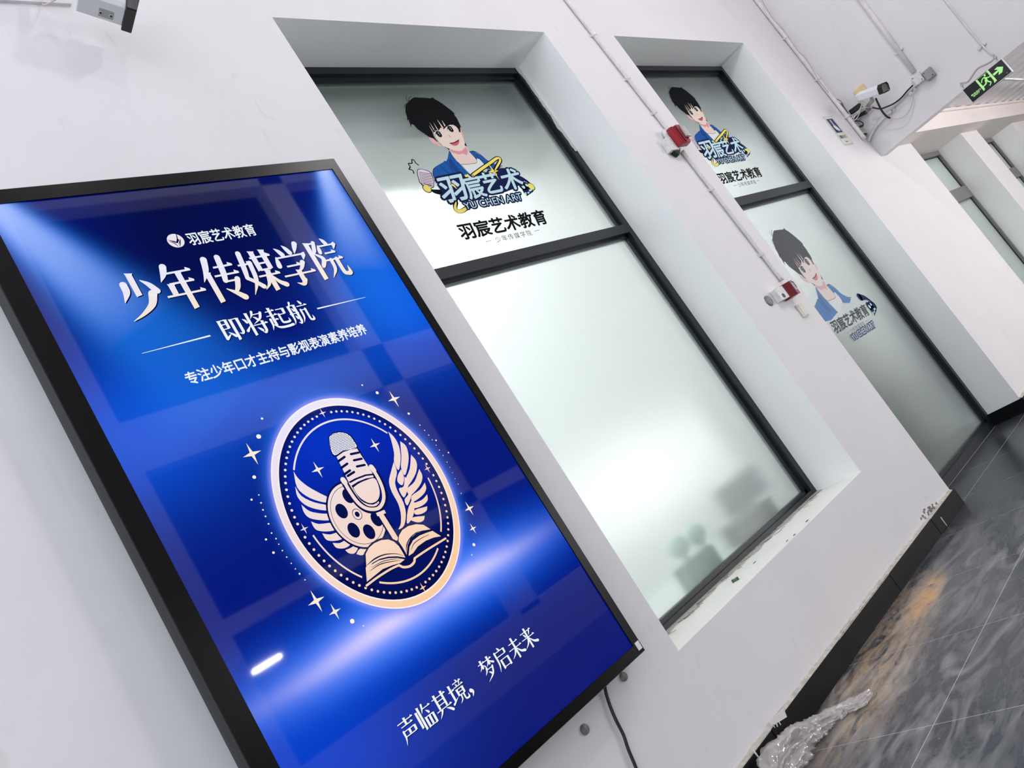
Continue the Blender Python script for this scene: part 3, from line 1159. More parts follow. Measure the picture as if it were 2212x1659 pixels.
def song_line(name, txt, x, z, pitch, w, h, col, wk=1.0, sh=.0025):
    s = Flat(YA)
    for i, ch in enumerate(txt):
        a = Flat(YA - .0001)
        song(a, ch, x + i * pitch, z, w, h, wk)
        a.build(name, M_SCREEN, screen, col=col)
        b = len(s.v)
        s.v += [(ax + sh, YA, az - sh * 1.2) for (ax, ay, az) in a.v]
        s.f += [tuple(b + q for q in f_) for f_ in a.f]
    s.build('letter_shadow', DARK_SHADOW, screen)


song_line('title_character', '少年传媒学院', .258, 2.112, .1245, .120, .150, title_col, 1.3)
song_line('subtitle_character', '即将起航', .474, 1.982, .0765, .073, .076, white_col, 1.12, .002)
song_line('slogan_character', '声临其境', .357, .806, .0565, .054, .058, white_col, 1.1, .002)
song_line('slogan_character', '，', .583, .806, .05, .054, .058, white_col, 1.1, .002)
song_line('slogan_character', '梦启未来', .645, .806, .0565, .054, .058, white_col, 1.1, .002)
for ch, q in chars('羽宸艺术教育', rect(.532, .754, 2.313, 2.358)):
    text_quad(Flat(YA - .0001), ch, q, .018).build('brand_character', M_GLYPH, screen)
for ch, q in chars('专注少年口才主持与影视表演素养培养', rect(.318, .924, 1.886, 1.925)):
    text_quad(Flat(YA - .0001), ch, q, .022).build('course_character', M_GLYPH, screen)
a = Flat(YA - .0001)
a.ribbon([(.246, 2.0115), (.442, 2.0135)], [.0012, .005], cap=False)
a.ribbon([(.803, 2.0145), (.992, 2.0125)], [.005, .0012], cap=False)
a.build('rule_lines', M_GLYPH, screen)['kind'] = 'stuff'
# small round brand mark
bx, bz, br = .4955, 2.338, .0245
a = Flat(YA - .0001).disc((bx, bz), br, 32)
a.build('brand_mark', screen_material('lit_mark', False, (236, 226, 236)), screen)
a = Flat(YA - .0003)
a.poly([(bx - .0245, bz + .008), (bx - .006, bz + .000), (bx, bz - .004), (bx + .006, bz + .006), (bx + .011, bz + .022), (bx + .013, bz + .021), (bx + .009, bz + .004), (bx + .012, bz + .001), (bx + .001, bz - .010), (bx - .008, bz - .004)])
a.ribbon([(bx - .020, bz + .001), (bx - .008, bz - .008), (bx - .001, bz - .022)], [.001, .003, .001])
a.ribbon([(bx + .016, bz + .003), (bx + .009, bz - .008), (bx + .005, bz - .020)], [.001, .004, .001])
a.ribbon([(bx + .003, bz - .004), (bx + .004, bz - .014), (bx + .002, bz - .0245)], [.001, .001, .0008])
a.build('brand_mark_lines', M_INK, screen)['kind'] = 'stuff'

# emblem
def E8(cx, cy, y=YA):
    p = WY(500 + cx / 2.91, 800 + cy / 2.91, y)
    return (p.x, p.z)


def E8s(*q): return [E8(q[i], q[i + 1]) for i in range(0, len(q), 2)]


EC = (ECX, ECZ)
a = Flat(YA + .0001).ring(EC, .301, .326, kx=KX)
a.build('emblem_ring', M_SCREEN, screen, col=gold)
a = Flat(YA - .0001).ring(EC, .3015, .3050, kx=KX)
a.ring(EC, .3230, .3265, kx=KX)
a.build('ring_highlight', screen_material('lit_edge', False, (250, 240, 244), 1.0), screen)['kind'] = 'stuff'
a = Flat(YA - .0001)
nd = 88
starpos = [E8(572, 268), E8(1232, 617), E8(457, 996), E8(1203, 1366)]
for k in range(nd):
    q = (ECX + .2815 * KX * math.cos(2 * PI * k / nd), ECZ + .2815 * math.sin(2 * PI * k / nd))
    if all(math.hypot(q[0] - s[0], q[1] - s[1]) > .014 for s in starpos):
        a.disc(q, .0038, 10)
for q in starpos:
    a.star(q, .0125, .0155)
a.build('dotted_ring', M_SCREEN, screen, col=gold)['kind'] = 'stuff'


def ang(p): return math.atan2(p[1] - ECZ, (p[0] - ECX) / KX)


a = Flat(YA - .0001)
RA = .2545
for (p, q) in ((E8(980, 395), E8(415, 635)), (E8(530, 1025), E8(822, 1292)), (E8(930, 1340), E8(1297, 1118)), (E8(1308, 1010), E8(1228, 678))):
    a0, a1 = ang(p), ang(q)
    while a1 < a0:
        a1 += 2 * PI
    Flat(YA - .0001).ring(EC, RA - .0028, RA + .0028, a0, a1, 48, KX).build('inner_arc', M_SCREEN, screen, col=gold)

FE_R = [(985, 385, 1022, 420, 1050, 470, 1062, 530, 1060, 590, 1048, 628, 1022, 575, 1022, 520, 1004, 440),
        (1060, 445, 1096, 475, 1112, 530, 1110, 590, 1090, 660, 1066, 612, 1068, 540),
        (1128, 530, 1158, 565, 1166, 612, 1148, 670, 1096, 742, 1092, 690, 1120, 620),
        (1180, 620, 1200, 665, 1188, 716, 1145, 770, 1118, 786, 1104, 745, 1150, 700),
        (1215, 705, 1224, 745, 1200, 786, 1142, 826, 1132, 790, 1185, 750),
        (1230, 780, 1232, 818, 1200, 850, 1152, 866, 1142, 838, 1196, 815),
        (1230, 855, 1226, 882, 1196, 902, 1156, 906, 1154, 878),
        (1215, 915, 1206, 945, 1170, 956, 1122, 938, 1150, 922),
        (1020, 575, 1002, 640, 990, 700, 1008, 765, 1046, 835, 1064, 900, 1064, 965, 1050, 1000, 1085, 975, 1096, 900, 1080, 830, 1046, 765, 1028, 705, 1040, 640),
        (1066, 622, 1084, 672, 1074, 722, 1044, 700, 1046, 660),
        (1088, 668, 1110, 695, 1108, 742, 1084, 800, 1052, 745, 1082, 730),
        (1120, 735, 1134, 765, 1124, 810, 1104, 850, 1088, 812, 1112, 780),
        (1140, 800, 1150, 840, 1146, 900, 1124, 948, 1102, 960, 1108, 880, 1124, 835)]
FE_L = [(390, 635, 420, 680, 480, 730, 560, 775, 606, 800, 602, 830, 540, 820, 470, 790, 412, 735),
        (400, 730, 440, 790, 520, 830, 606, 850, 608, 880, 530, 872, 462, 845, 415, 795),
        (440, 845, 490, 885, 560, 900, 612, 905, 620, 940, 560, 942, 490, 928, 455, 892),
        (500, 950, 550, 966, 636, 960, 655, 1000, 600, 1013, 540, 1006, 515, 982),
        (570, 1025, 620, 1032, 672, 1020, 702, 1055, 650, 1072, 598, 1066),
        (635, 1085, 680, 1086, 716, 1070, 748, 1092, 712, 1118, 660, 1116),
        (715, 1130, 750, 1116, 776, 1100, 796, 1112, 774, 1150, 738, 1150),
        (785, 1155, 800, 1128, 830, 1114, 856, 1124, 824, 1162)]


def blobpoly(fl, q, n=3):
    p = E8s(*q)
    P3_ = smooth_pts([Vector((a_, b_, 0)) for a_, b_ in p + p[:1]], n)[:-1]
    # keep the first corner sharp
    fl.poly([(v_.x, v_.y) for v_ in P3_])


for nm, S_ in (('wing', FE_R), ('wing', FE_L)):
    dk = Flat(YA - .0001)
    a = Flat(YA - .0003)
    for q in S_:
        a = Flat(YA - .0003)
        blobpoly(a, q)
        a.build('wing_feather', M_SCREEN, screen, col=gold)
# reel
rc = Vector(E8(790, 905))
def rell(q):
    v_ = Vector(E8(*q)) - rc
    return math.hypot(v_.x / KX, v_.y)


rR = (rell((608, 862)) + rell((880, 1105)) + rell((700, 705))) / 3
Flat(YA - .0004).disc(rc, (rR + .006) * KX, 64, rR + .006).build('reel_outline', M_INK, screen)
Flat(YA - .0005).disc(rc, rR * KX, 64, rR).build('film_reel', M_SCREEN, screen, col=gold)
a = Flat(YA - .0006)
for q in ((735, 790), (692, 885), (768, 1005), (865, 1015), (912, 935), (870, 800)):
    a.disc(E8(*q), rR * .205 * KX, 28, rR * .23)
a.ring(rc, rR * .90, rR * .915, kx=KX)
a.disc(rc, rR * .085 * KX, 20, rR * .085)
a.ring(rc, rR * .155, rR * .175, kx=KX)
a.build('reel_holes', M_INK, screen)['kind'] = 'stuff'
# microphone
a = Flat(YA - .0008)
a.ribbon(E8s(702, 690, 745, 765, 800, 838, 860, 876, 925, 870, 960, 815, 955, 750, 925, 680, 880, 610), .0215)
a.ribbon(E8s(920, 880, 980, 975, 1045, 1085), .026)
blobpoly(a, (655, 540, 700, 505, 790, 485, 850, 590, 895, 650, 905, 720, 935, 760, 925, 820, 880, 845, 815, 820, 770, 755, 735, 690))
blobpoly(a, (610, 415, 640, 393, 690, 385, 745, 405, 775, 445, 792, 492, 705, 512, 646, 545, 618, 490))
a.build('microphone_outline', M_INK, screen)
a = Flat(YA - .0010)
a.ribbon(E8s(702, 690, 745, 765, 800, 838, 860, 872, 925, 866, 955, 815, 950, 750, 922, 680, 880, 610), .0105)
a.ribbon(E8s(930, 895, 980, 975, 1040, 1072), .0165, cap=False)
a.ribbon(E8s(912, 908, 965, 888), .0105, cap=False)
a.ribbon(E8s(700, 688, 712, 706), .016)
a.ribbon(E8s(878, 608, 894, 630), .016)
a.poly(E8s(660, 545, 702, 515, 750, 498, 788, 492, 812, 530, 852, 592, 886, 650, 840, 655, 775, 680, 735, 702, 700, 625))
blobpoly(a, (765, 738, 800, 712, 850, 690, 900, 680, 926, 735, 930, 785, 912, 822, 870, 836, 820, 812, 785, 775))
a.poly(E8s(742, 712, 790, 686, 845, 665, 888, 660, 893, 672, 845, 680, 795, 700, 750, 728))
a.build('microphone', M_SCREEN, screen, col=gold)
a = Flat(YA - .0010)
blobpoly(a, (614, 420, 640, 399, 690, 391, 738, 408, 768, 446, 784, 486, 702, 506, 648, 535, 622, 488))
a.build('microphone_head', M_SCREEN, screen, col=lambda x, z: (*ln((238, 238, 252)), 1))
a = Flat(YA - .0012)
for i in range(3):
    d = i * 38
    a.ribbon(E8s(672 + d * .45, 572 + d * 1.12, 710 + d * .45, 545 + d * 1.12), .0072)
    a.ribbon(E8s(750 + d * .5, 528 + d * 1.02, 798 + d * .5, 518 + d * 1.02), .0072)
a.ribbon(E8s(676 + 54, 700 - 35, 770, 640), .0072)
hp = [Vector(q) for q in E8s(614, 420, 640, 399, 690, 391, 738, 408, 768, 446, 784, 486, 702, 506, 648, 535, 622, 488)]


def inside(p, P):
    c = False
    for i in range(len(P)):
        a_, b_ = P[i], P[i - 1]
        if (a_.y > p[1]) != (b_.y > p[1]) and p[0] < (b_.x - a_.x) * (p[1] - a_.y) / (b_.y - a_.y) + a_.x:
            c = not c
    return c


for i in range(26):
    for j in range(26):
        q = (hp[0].x - .02 + i * .0049 + (j % 2) * .00245, hp[7].y - .005 + j * .0045)
        if inside(q, hp):
            a.disc(q, .0016, 6)
a.build('microphone_slots', M_INK, screen)['kind'] = 'stuff'
# book
a = Flat(YA - .0013)
blobpoly(a, (832, 1150, 872, 1092, 940, 1055, 1010, 1060, 1042, 1070, 1055, 1010, 1110, 970, 1180, 958, 1240, 990, 1330, 1045, 1352, 1062, 1160, 1175, 1150, 1225, 1090, 1245, 1050, 1235, 850, 1365, 838, 1300))
a.build('book_outline', M_INK, screen)
a = Flat(YA - .0015)
a.poly(E8s(842, 1155, 862, 1118, 895, 1088, 940, 1068, 985, 1064, 1020, 1078, 1050, 1105, 1075, 1145, 1092, 1178, 1040, 1170, 985, 1172, 930, 1186, 885, 1212, 848, 1262))
a.poly(E8s(842, 1240, 880, 1222, 925, 1196, 985, 1182, 1045, 1180, 1088, 1190, 1060, 1212, 1010, 1226, 950, 1250, 900, 1290, 850, 1330))
a.poly(E8s(1048, 1075, 1052, 1040, 1072, 1005, 1110, 980, 1160, 968, 1205, 972, 1250, 1000, 1205, 1008, 1160, 1024, 1125, 1056, 1105, 1100, 1100, 1160, 1075, 1115))
a.poly(E8s(1112, 1168, 1118, 1110, 1140, 1070, 1180, 1040, 1225, 1022, 1262, 1010, 1316, 1044, 1270, 1052, 1220, 1072, 1170, 1108, 1140, 1150))
a.ribbon(E8s(848, 1354, 920, 1300, 1000, 1250, 1052, 1226), .0060)
a.ribbon(E8s(1052, 1226, 1080, 1238, 1120, 1232, 1146, 1208, 1150, 1184), .0070)
a.ribbon(E8s(1150, 1182, 1230, 1128, 1344, 1058), .0060)
a.build('open_book', M_SCREEN, screen, col=gold)
a = Flat(YA - .0017)
a.ribbon(E8s(848, 1228, 900, 1186, 960, 1160, 1030, 1154, 1078, 1166), [.001, .0038, .0032, .002, .001])
a.ribbon(E8s(870, 1262, 930, 1222, 1000, 1204, 1060, 1196), [.001, .0026, .0022, .001])
a.ribbon(E8s(880, 1240, 950, 1202, 1020, 1188, 1070, 1184), [.0008, .002, .0016, .0008])
a.ribbon(E8s(1098, 1150, 1100, 1100, 1122, 1056, 1160, 1022, 1206, 1008), [.001, .003, .003, .002, .001])
a.ribbon(E8s(1128, 1130, 1146, 1090, 1190, 1058, 1240, 1034), [.001, .0022, .002, .001])
a.poly(E8s(1085, 1205, 1105, 1185, 1132, 1182, 1140, 1192, 1118, 1206, 1096, 1212))
a.build('page_lines', M_INK, screen)['kind'] = 'stuff'
# sparkles and dust around the emblem
a = Flat(YA - .0001)
for (cx, cy, s) in ((130, 525, .034), (543, 624, .026), (902, 470, .024), (1022, 180, .030), (533, 1450, .031), (650, 1517, .023), (1495, 868, .024), (1518, 994, .018)):
    Flat(YA - .0001).star(E8(cx, cy), s * .80, s).build('sparkle', M_SCREEN, screen, col=lambda x, z: (*ln((250, 236, 216)), 1))
for (cx, cy, s) in ((192, 303, 3.2), (171, 416, 6.4), (143, 671, 4.8), (126, 813, 2.8), (172, 783, 1.8), (186, 833, 2.2), (198, 877, 2.2), (214, 918, 2.2), (233, 965, 2.2), (252, 1023, 2), (217, 1063, 2.8), (280, 1058, 2), (264, 1146, 3.2), (297, 1093, 1.6), (320, 1133, 1.8), (347, 1174, 1.8), (376, 1213, 1.6), (402, 1248, 1.6), (428, 1279, 2.4), (462, 1317, 1.6),
                    (822, 93, 2.8), (916, 141, 5), (1114, 272, 3.8), (1184, 344, 2), (1214, 377, 1.8), (1240, 407, 1.8), (1262, 437, 1.6), (1286, 440, 2.8), (1286, 470, 1.6), (1307, 501, 1.6), (1364, 517, 2.6), (1330, 535, 1.6), (1355, 577, 1.5), (1373, 610, 1.2), (1390, 643, 1.2), (1405, 681, 1.2), (1425, 715, 1.4), (1444, 773, 1.6), (1524, 1096, 4.8), (1511, 1160, 2), (759, 1577, 6), (830, 1606, 1.8)):
    a.disc(E8(cx, cy), s * .00105, 12)
a.build('sparkle_dust', M_SCREEN, screen, col=lambda x, z: (*ln((250, 240, 226)), 1))['kind'] = 'stuff'

# cable and wall plugs by the display
pts = [Vector((1.058, -.03, .60))] + [WY(*q, -.012) for q in ((1308, 1492), (1318, 1525), (1331, 1556), (1347, 1588), (1357, 1618), (1374, 1659), (1388, 1700), (1398, 1745))]
pts.append(Vector((pts[-1].x - .01, -.02, .012)))
tag(MB().tube(smooth_pts(pts, 5), .0052, 8).build('power_cable', M_CABLE, smooth=True), 'black power cable hanging down the wall from the screen bottom edge', 'cable')


def plug(px_, py_, r, label, m):
    c = WY(px_, py_, 0)
    o = MB().lathe(c, (0, -1, 0), [(-.002, r), (.003, r), (.008, r * .86), (.010, r * .5), (.0105, .001)], 20).build('wall_plug', m, smooth=True)
    tag(o, label, 'wall plug', 'round grey plugs on the white wall')


M_PLUG = mat('plug_grey', (150, 146, 144), 0.55, 0.2, bump=.5, bscale=90, var=.45, vscale=70)
plug(1346, 1462, .015, 'small round grey plug tucked under the lower right screen corner', M_PLUG)
plug(1262, 1576, .016, 'round grey plug on the wall left of the hanging black cable', M_PLUG)
plug(1660, 650, .033, 'larger round grey plug beside the lower red alarm box', M_PLUG)
c = WZ(1588, 1252, ZS + .012)
lv = empty('level_vial', 'tiny green bubble level lying on the white window sill', 'level', c)
d = (WZ(1597, 1247, ZS + .012) - WZ(1578, 1258, ZS + .012))
d.normalize()
nn = Vector((-d.y, d.x, 0))
MB().obox(c, d * .012, nn * .0065, (0, 0, .005)).build('vial', mat('vial_green', (70, 110, 84), .25), lv, bevel=.001)
MB().obox(c - d * .0125, d * .0018, nn * .0068, (0, 0, .0055)).build('end_cap', M_BLACK, lv)
MB().obox(c + d * .0125, d * .0018, nn * .0068, (0, 0, .0055)).build('end_cap', M_BLACK, lv)
# ---------------------------------------------------------------- printed decals on the glass
YD = G1 - .0012
DW2 = 2.435


def D4(cx, cy):
    p = WY(780 + cx / 4.424, 180 + cy / 4.424, G1 - .001)
    return (p.x, p.z)


def D4s(*q): return [D4(q[i], q[i + 1]) for i in range(0, len(q), 2)]


def pm(name, c, rough=.45):
    return mat('print_' + name, c, rough, 0, .05)


def dpoly(*q, n=0, fl=None, y=0.0):
    fl = fl or Flat(YD - y)
    if n:
        p = D4s(*q)
        P_ = smooth_pts([Vector((a_, b_, 0)) for a_, b_ in p + p[:1]], n)[:-1]
        fl.poly([(v_.x, v_.y) for v_ in P_])
    else:
        fl.poly(D4s(*q))
    return fl


NAVY, CYAN, YEL, INK = (18, 28, 72), (196, 226, 232), (244, 224, 112), (13, 14, 18)
LAY = []       # (name, layer, colour key, flat, group)


def L_(nm, fl, c, grp): LAY.append((nm, fl, c, grp))


HAIR = (445, 185, 470, 160, 505, 135, 560, 138, 620, 140, 660, 145, 684, 135, 698, 150, 740, 172, 790, 205, 835, 240, 870, 268, 900, 298, 884, 296, 915, 335, 945, 400, 958, 425, 944, 418, 950, 470, 936, 468, 928, 440, 908, 415, 880, 398, 846, 398, 812, 418, 790, 440, 760, 424, 742, 452, 712, 452, 700, 470, 680, 462, 690, 500, 715, 540, 738, 562, 720, 556, 690, 528, 650, 515, 600, 480, 540, 440, 505, 400, 482, 390, 476, 424, 466, 385, 450, 345, 440, 362, 438, 320, 424, 280, 422, 230, 430, 198)
f = dpoly(785, 592, 815, 600, 850, 622, 838, 640, 826, 622, 805, 612, y=.0000)
dpoly(985, 548, 1000, 575, 1010, 600, 1002, 628, 990, 612, 980, 580, fl=f)
L_('back_hair', f, INK, 'p')
L_('neck', dpoly(842, 628, 870, 690, 905, 738, 962, 778, 1030, 774, 1096, 764, 1106, 740, 1082, 706, 1030, 652, 1006, 604, 985, 590, 900, 620, y=.0003), (230, 208, 196), 'p')
L_('neck_shadow', dpoly(842, 628, 900, 648, 960, 650, 985, 625, 1000, 606, 1020, 645, 1012, 690, 978, 672, 930, 680, 868, 660, y=.0006), (222, 150, 160), 'p')
f = dpoly(845, 650, 822, 740, 812, 745, 795, 742, 775, 765, 730, 785, 700, 812, 690, 858, 698, 900, 735, 940, 800, 930, 900, 930, 1050, 880, 1000, 830, 930, 762, 880, 700, y=.0003)
dpoly(1032, 656, 1082, 650, 1106, 670, 1150, 690, 1212, 742, 1290, 778, 1340, 800, 1300, 830, 1200, 820, 1150, 770, 1085, 704, fl=f)
f2 = Flat(YD - .0002)
for q in ((845, 650, 822, 740, 775, 765, 700, 812, 688, 860, 698, 905), (850, 655, 880, 702, 935, 765, 1000, 835, 1055, 885), (1032, 656, 1082, 650, 1150, 690, 1212, 742, 1290, 780, 1350, 790), (1032, 656, 1085, 708, 1150, 770, 1190, 800)):
    f2.ribbon(D4s(*q), .0045)
L_('jacket_outline', f2, NAVY, 'p')
L_('jacket', f, (30, 88, 162), 'p')
f = dpoly(850, 720, 900, 780, 950, 850, 960, 880, 900, 850, 850, 790, 835, 740, y=.0006)
L_('jacket_fold', f, (22, 70, 140), 'p')
f = Flat(YD - .0008)
f.ribbon(D4s(790, 745, 815, 760, 850, 800, 880, 850, 900, 895), .0022)
f.ribbon(D4s(770, 800, 800, 830, 830, 850, 872, 866), .0018)
f.ribbon(D4s(1110, 668, 1108, 700, 1150, 730, 1170, 740), .0022)
L_('jacket_seams', f, NAVY, 'p')
L_('undershirt', dpoly(962, 778, 1030, 774, 1096, 764, 1108, 718, 1130, 726, 1170, 768, 1186, 800, 1120, 860, 1060, 884, 1010, 830, y=.0005), (226, 228, 226), 'p')
f = Flat(YD - .0008)
f.ribbon(D4s(955, 776, 1030, 772, 1094, 764, 1106, 742, 1092, 710, 1078, 698), .0022)
L_('collar_line', f, INK, 'p')
L_('ear', dpoly(645, 512, 690, 524, 728, 552, 756, 592, 784, 600, 768, 604, 730, 594, 690, 576, 662, 548, n=3, y=.0003), (228, 176, 178), 'p')
L_('ear', dpoly(938, 428, 960, 455, 975, 478, 984, 505, 982, 528, 970, 534, 950, 510, n=3, y=.0003), (226, 160, 168), 'p')
L_('face', dpoly(690, 440, 740, 400, 830, 380, 905, 395, 940, 425, 958, 480, 978, 530, 992, 570, 985, 610, 962, 645, 930, 652, 880, 642, 835, 622, 785, 600, 745, 560, 715, 520, 694, 480, y=.0006), (232, 214, 200), 'p')
L_('hair', dpoly(*HAIR, y=.0009), INK, 'p')
f = Flat(YD - .00085)
f.ribbon(D4s(455, 185, 436, 160, 430, 140, 436, 122), [.004, .003, .002, .001])
f.ribbon(D4s(458, 180, 456, 150, 470, 132, 490, 126), [.004, .003, .002, .001])
f.ribbon(D4s(440, 200, 422, 205, 412, 220, 410, 240), [.004, .003, .002, .001])
L_('loose_hair', f, INK, 'p')
f = Flat(YD - .0011)
for q in ((724, 345, 788, 428, 776, 436), (768, 352, 808, 408, 798, 416), (650, 372, 706, 452, 698, 456), (688, 372, 736, 446, 728, 450), (646, 402, 690, 466, 682, 466)):
    f.poly(D4s(*q))
L_('fringe_gaps', f, (232, 214, 200), 'p')
f = Flat(YD - .0012)
for (ex, ey) in ((741, 485), (853, 436)):
    f.poly([(v_.x, v_.y) for v_ in smooth_pts([Vector((*D4(ex + a_, ey + b_), 0)) for a_, b_ in ((-30, 6), (-18, -14), (6, -20), (26, -10), (30, 8), (14, 20), (-12, 22), (-30, 6))], 3)[:-1]])
L_('eye', f, (236, 234, 232), 'p')
f = Flat(YD - .0014)
for (ex, ey) in ((742, 487), (853, 438)):
    f.ribbon(D4s(ex - 34, ey + 14, ex - 26, ey - 10, ex - 4, ey - 23, ex + 22, ey - 16), [.001, .004, .0045, .002])
f.ribbon(D4s(680, 462, 700, 446, 728, 440), [.001, .0035, .001])
f.ribbon(D4s(800, 412, 826, 392, 858, 388), [.001, .0035, .001])
f.ribbon(D4s(838, 496, 848, 508, 858, 518), [.0014, .0026, .0008])
f.ribbon(D4s(845, 576, 858, 572, 890, 566, 918, 550, 936, 540), .0026)
L_('brow_and_lash', f, (14, 16, 20), 'p')
for (ex, ey) in ((742, 487), (853, 438)):
    L_('iris', Flat(YD - .00145).disc(D4(ex, ey), .0165, 20, .020), (20, 23, 28), 'p')
f = Flat(YD - .0016)
for (ex, ey) in ((742, 487), (853, 438)):
    f.disc(D4(ex - 4, ey - 9), .0030, 10)
    f.disc(D4(ex + 8, ey + 6), .0022, 10)
L_('eye_glint', f, (240, 242, 244), 'p')
L_('mouth', dpoly(846, 576, 890, 567, 932, 542, 936, 566, 925, 586, 905, 597, 878, 594, n=2, y=.0012), (206, 98, 118), 'p')
L_('mouth_line', dpoly(846, 575, 890, 566, 932, 541, 928, 556, 892, 574, 856, 580, y=.0015), (110, 24, 40), 'p')
# toy microphone held at the left
MIC = (538, 842, 546, 826, 575, 822, 630, 836, 664, 856, 676, 885, 692, 940, 692, 990, 664, 1002, 612, 990, 590, 970, 562, 945, 546, 890)
f = Flat(YD - .0003)
p = D4s(*MIC)
cx_, cz_ = sum(q[0] for q in p) / len(p), sum(q[1] for q in p) / len(p)
f.poly([(cx_ + (q[0] - cx_) * 1.10, cz_ + (q[1] - cz_) * 1.06) for q in p])
f.ribbon(D4s(548, 782, 520, 760, 506, 735, 484, 732, 486, 764, 452, 768, 470, 800, 458, 822, 492, 832, 504, 862), .0062)
f.disc(D4(630, 1008), .0245, 24)
f.ribbon(D4s(655, 1010, 690, 1030, 740, 1040, 800, 1040), [.006, .02, .03, .03])
f.ribbon(D4s(560, 860, 556, 930, 590, 985), .002)
L_('microphone_outline', f, INK, 'm')
L_('microphone', dpoly(*MIC, y=.0006), (226, 212, 222), 'm')
f = Flat(YD - .0009)
for k in range(9):
    y_ = 850 + k * 15
    f.ribbon(D4s(552 + k * 2.5, y_, 610 + k * 2, y_ + 10, 668 + k * 3, y_ + 14 + k), .0026)
for k in range(5):
    f.disc(D4(605 + k * 15, 962 + k * 4), .0034, 8)
L_('microphone_grille', f, INK, 'm')
f = Flat(YD - .0010)
f.disc(D4(630, 1008), .0205, 24)
f.disc(D4(1624, 988), .021, 24)
L_('thumb_dots', f, YEL, 'm')
# camera charm at the right
f = Flat(YD - .0008)
for q in ((1545, 985, 30), (1580, 975, 24)):
    f.disc(D4(q[0], q[1]), q[2] * .00088, 20)
f.poly(D4s(1530, 1000, 1580, 985, 1640, 1010, 1648, 1035, 1600, 1068, 1585, 1080, 1550, 1040))
f.disc(D4(1624, 988), .0255, 24)
f.ribbon(D4s(1440, 890, 1520, 905, 1580, 935, 1620, 965), [.05, .03, .02, .012])
L_('charm_outline', f, NAVY, 'c')
f = Flat(YD - .0011)
for q in ((1550, 992, 13), (1582, 975, 11)):
    f.disc(D4(q[0], q[1]), q[2] * .00088, 14)
f.poly(D4s(1600, 1020, 1626, 1010, 1634, 1025, 1610, 1038))
f.poly(D4s(1560, 1050, 1575, 1040, 1582, 1060, 1578, 1072))
f.poly(D4s(1586, 1044, 1600, 1036, 1610, 1048, 1596, 1058))
L_('charm', f, CYAN, 'c')


def dq(*q): return [D4(q[i], q[i + 1]) for i in range(0, len(q), 2)]


BR = (('羽', (716, 918, 950, 872, 1018, 1105, 800, 1150)), ('宸', (948, 905, 1110, 872, 1210, 1082, 1045, 1112)), ('艺', (1108, 872, 1276, 838, 1362, 1030, 1205, 1062)), ('术', (1305, 840, 1482, 806, 1560, 985, 1390, 1042)))
fo = Flat(YD - .0012)
for ch, q in BR:
    text_quad(fo, ch, dq(*q), .10)
    L_('brush_character', text_quad(Flat(YD - .0022), ch, dq(*q), .022), CYAN, 't')
fo.poly(D4s(730, 905, 850, 885, 960, 900, 1080, 870, 1200, 850, 1340, 810, 1470, 820, 1500, 890, 1560, 930, 1480, 1000, 1380, 1040, 1280, 1060, 1190, 1080, 1080, 1090, 980, 1080, 880, 1150, 800, 1090, 730, 980))
L_('brush_outline', fo, NAVY, 't')
f = Flat(YD - .0016)
for q in ((1062, 885, 1150, 820, 1230, 765, 1290, 722, 1322, 722, 1322, 752, 1296, 800, 1270, 845), (905, 1140, 896, 1185, 912, 1224, 955, 1226, 1000, 1200, 1048, 1170)):
    f.ribbon(D4s(*q), .0245)
f.star(D4(1262, 845), .045, .062)
f.y -= .0014
f.v = [(q[0], q[1] - .0014, q[2]) for q in f.v]
L_('swoosh_outline', f, INK, 't')
f = Flat(YD - .0019)
f.ribbon(D4s(1062, 885, 1150, 820, 1230, 765, 1290, 722, 1322, 722, 1322, 752, 1296, 800, 1270, 845), [.014, .015, .015, .014, .012, .012, .010, .004])
f.ribbon(D4s(905, 1140, 896, 1185, 912, 1224, 955, 1226, 1000, 1200, 1048, 1170), [.006, .014, .020, .020, .014, .004])
f.star(D4(1262, 845), .038, .056)
f.poly(D4s(985, 880, 1020, 872, 1030, 895, 995, 902))
f.y -= .0014
f.v = [(q[0], q[1] - .0014, q[2]) for q in f.v]
L_('swoosh', f, YEL, 't')
f = Flat(YD - .0025)
f.y = YD - .0030
f.ribbon(D4s(852, 966, 880, 980, 908, 1008), [.010, .013, .006])
L_('yellow_dash', f, YEL, 't')
YUQ = (966, 1150, 1515, 1052, 1542, 1120, 996, 1210)
fo, fi = Flat(YD - .0042), Flat(YD - .0047)
text_quad(fo, 'YU CHEN ART', dq(*YUQ), .16)
text_quad(fi, 'YU CHEN ART', dq(*YUQ), .0)
L_('latin_outline', fo, NAVY, 'y')
L_('latin_lettering', fi, CYAN, 'y')
# block lettering: each character keeps its own box
BLK = []
b0, b1 = Vector(D4(975, 1500)), Vector(D4(1790, 1338))
t0, t1 = Vector(D4(905, 1352)), Vector(D4(1728, 1205))
for ch, q in chars('羽宸艺术教育', [t0, t1, b1, b0]):
    L_('block_character', text_quad(Flat(YD - .0003), ch, q, .030), (14, 15, 18), 'b')
f = Flat(YD - .0003)
text_quad(f, '少年传媒学院', dq(1270, 1468, 1612, 1400, 1640, 1452, 1300, 1522), 0, 1.3)
f.ribbon(D4s(1190, 1514, 1242, 1502), .0022)
f.ribbon(D4s(1655, 1412, 1702, 1402), .0022)
L_('small_lettering', f, (60, 62, 64), 'b')

SMALL = {'small_lettering', 'jacket_seams', 'jacket_outline', 'fringe_gaps', 'loose_hair', 'microphone_grille', 'brow_and_lash', 'eye_glint', 'back_hair', 'swoosh_outline', 'swoosh', 'thumb_dots', 'charm', 'charm_outline', 'latin_lettering', 'latin_outline', 'microphone_outline', 'brush_outline', 'eye', 'jacket'}


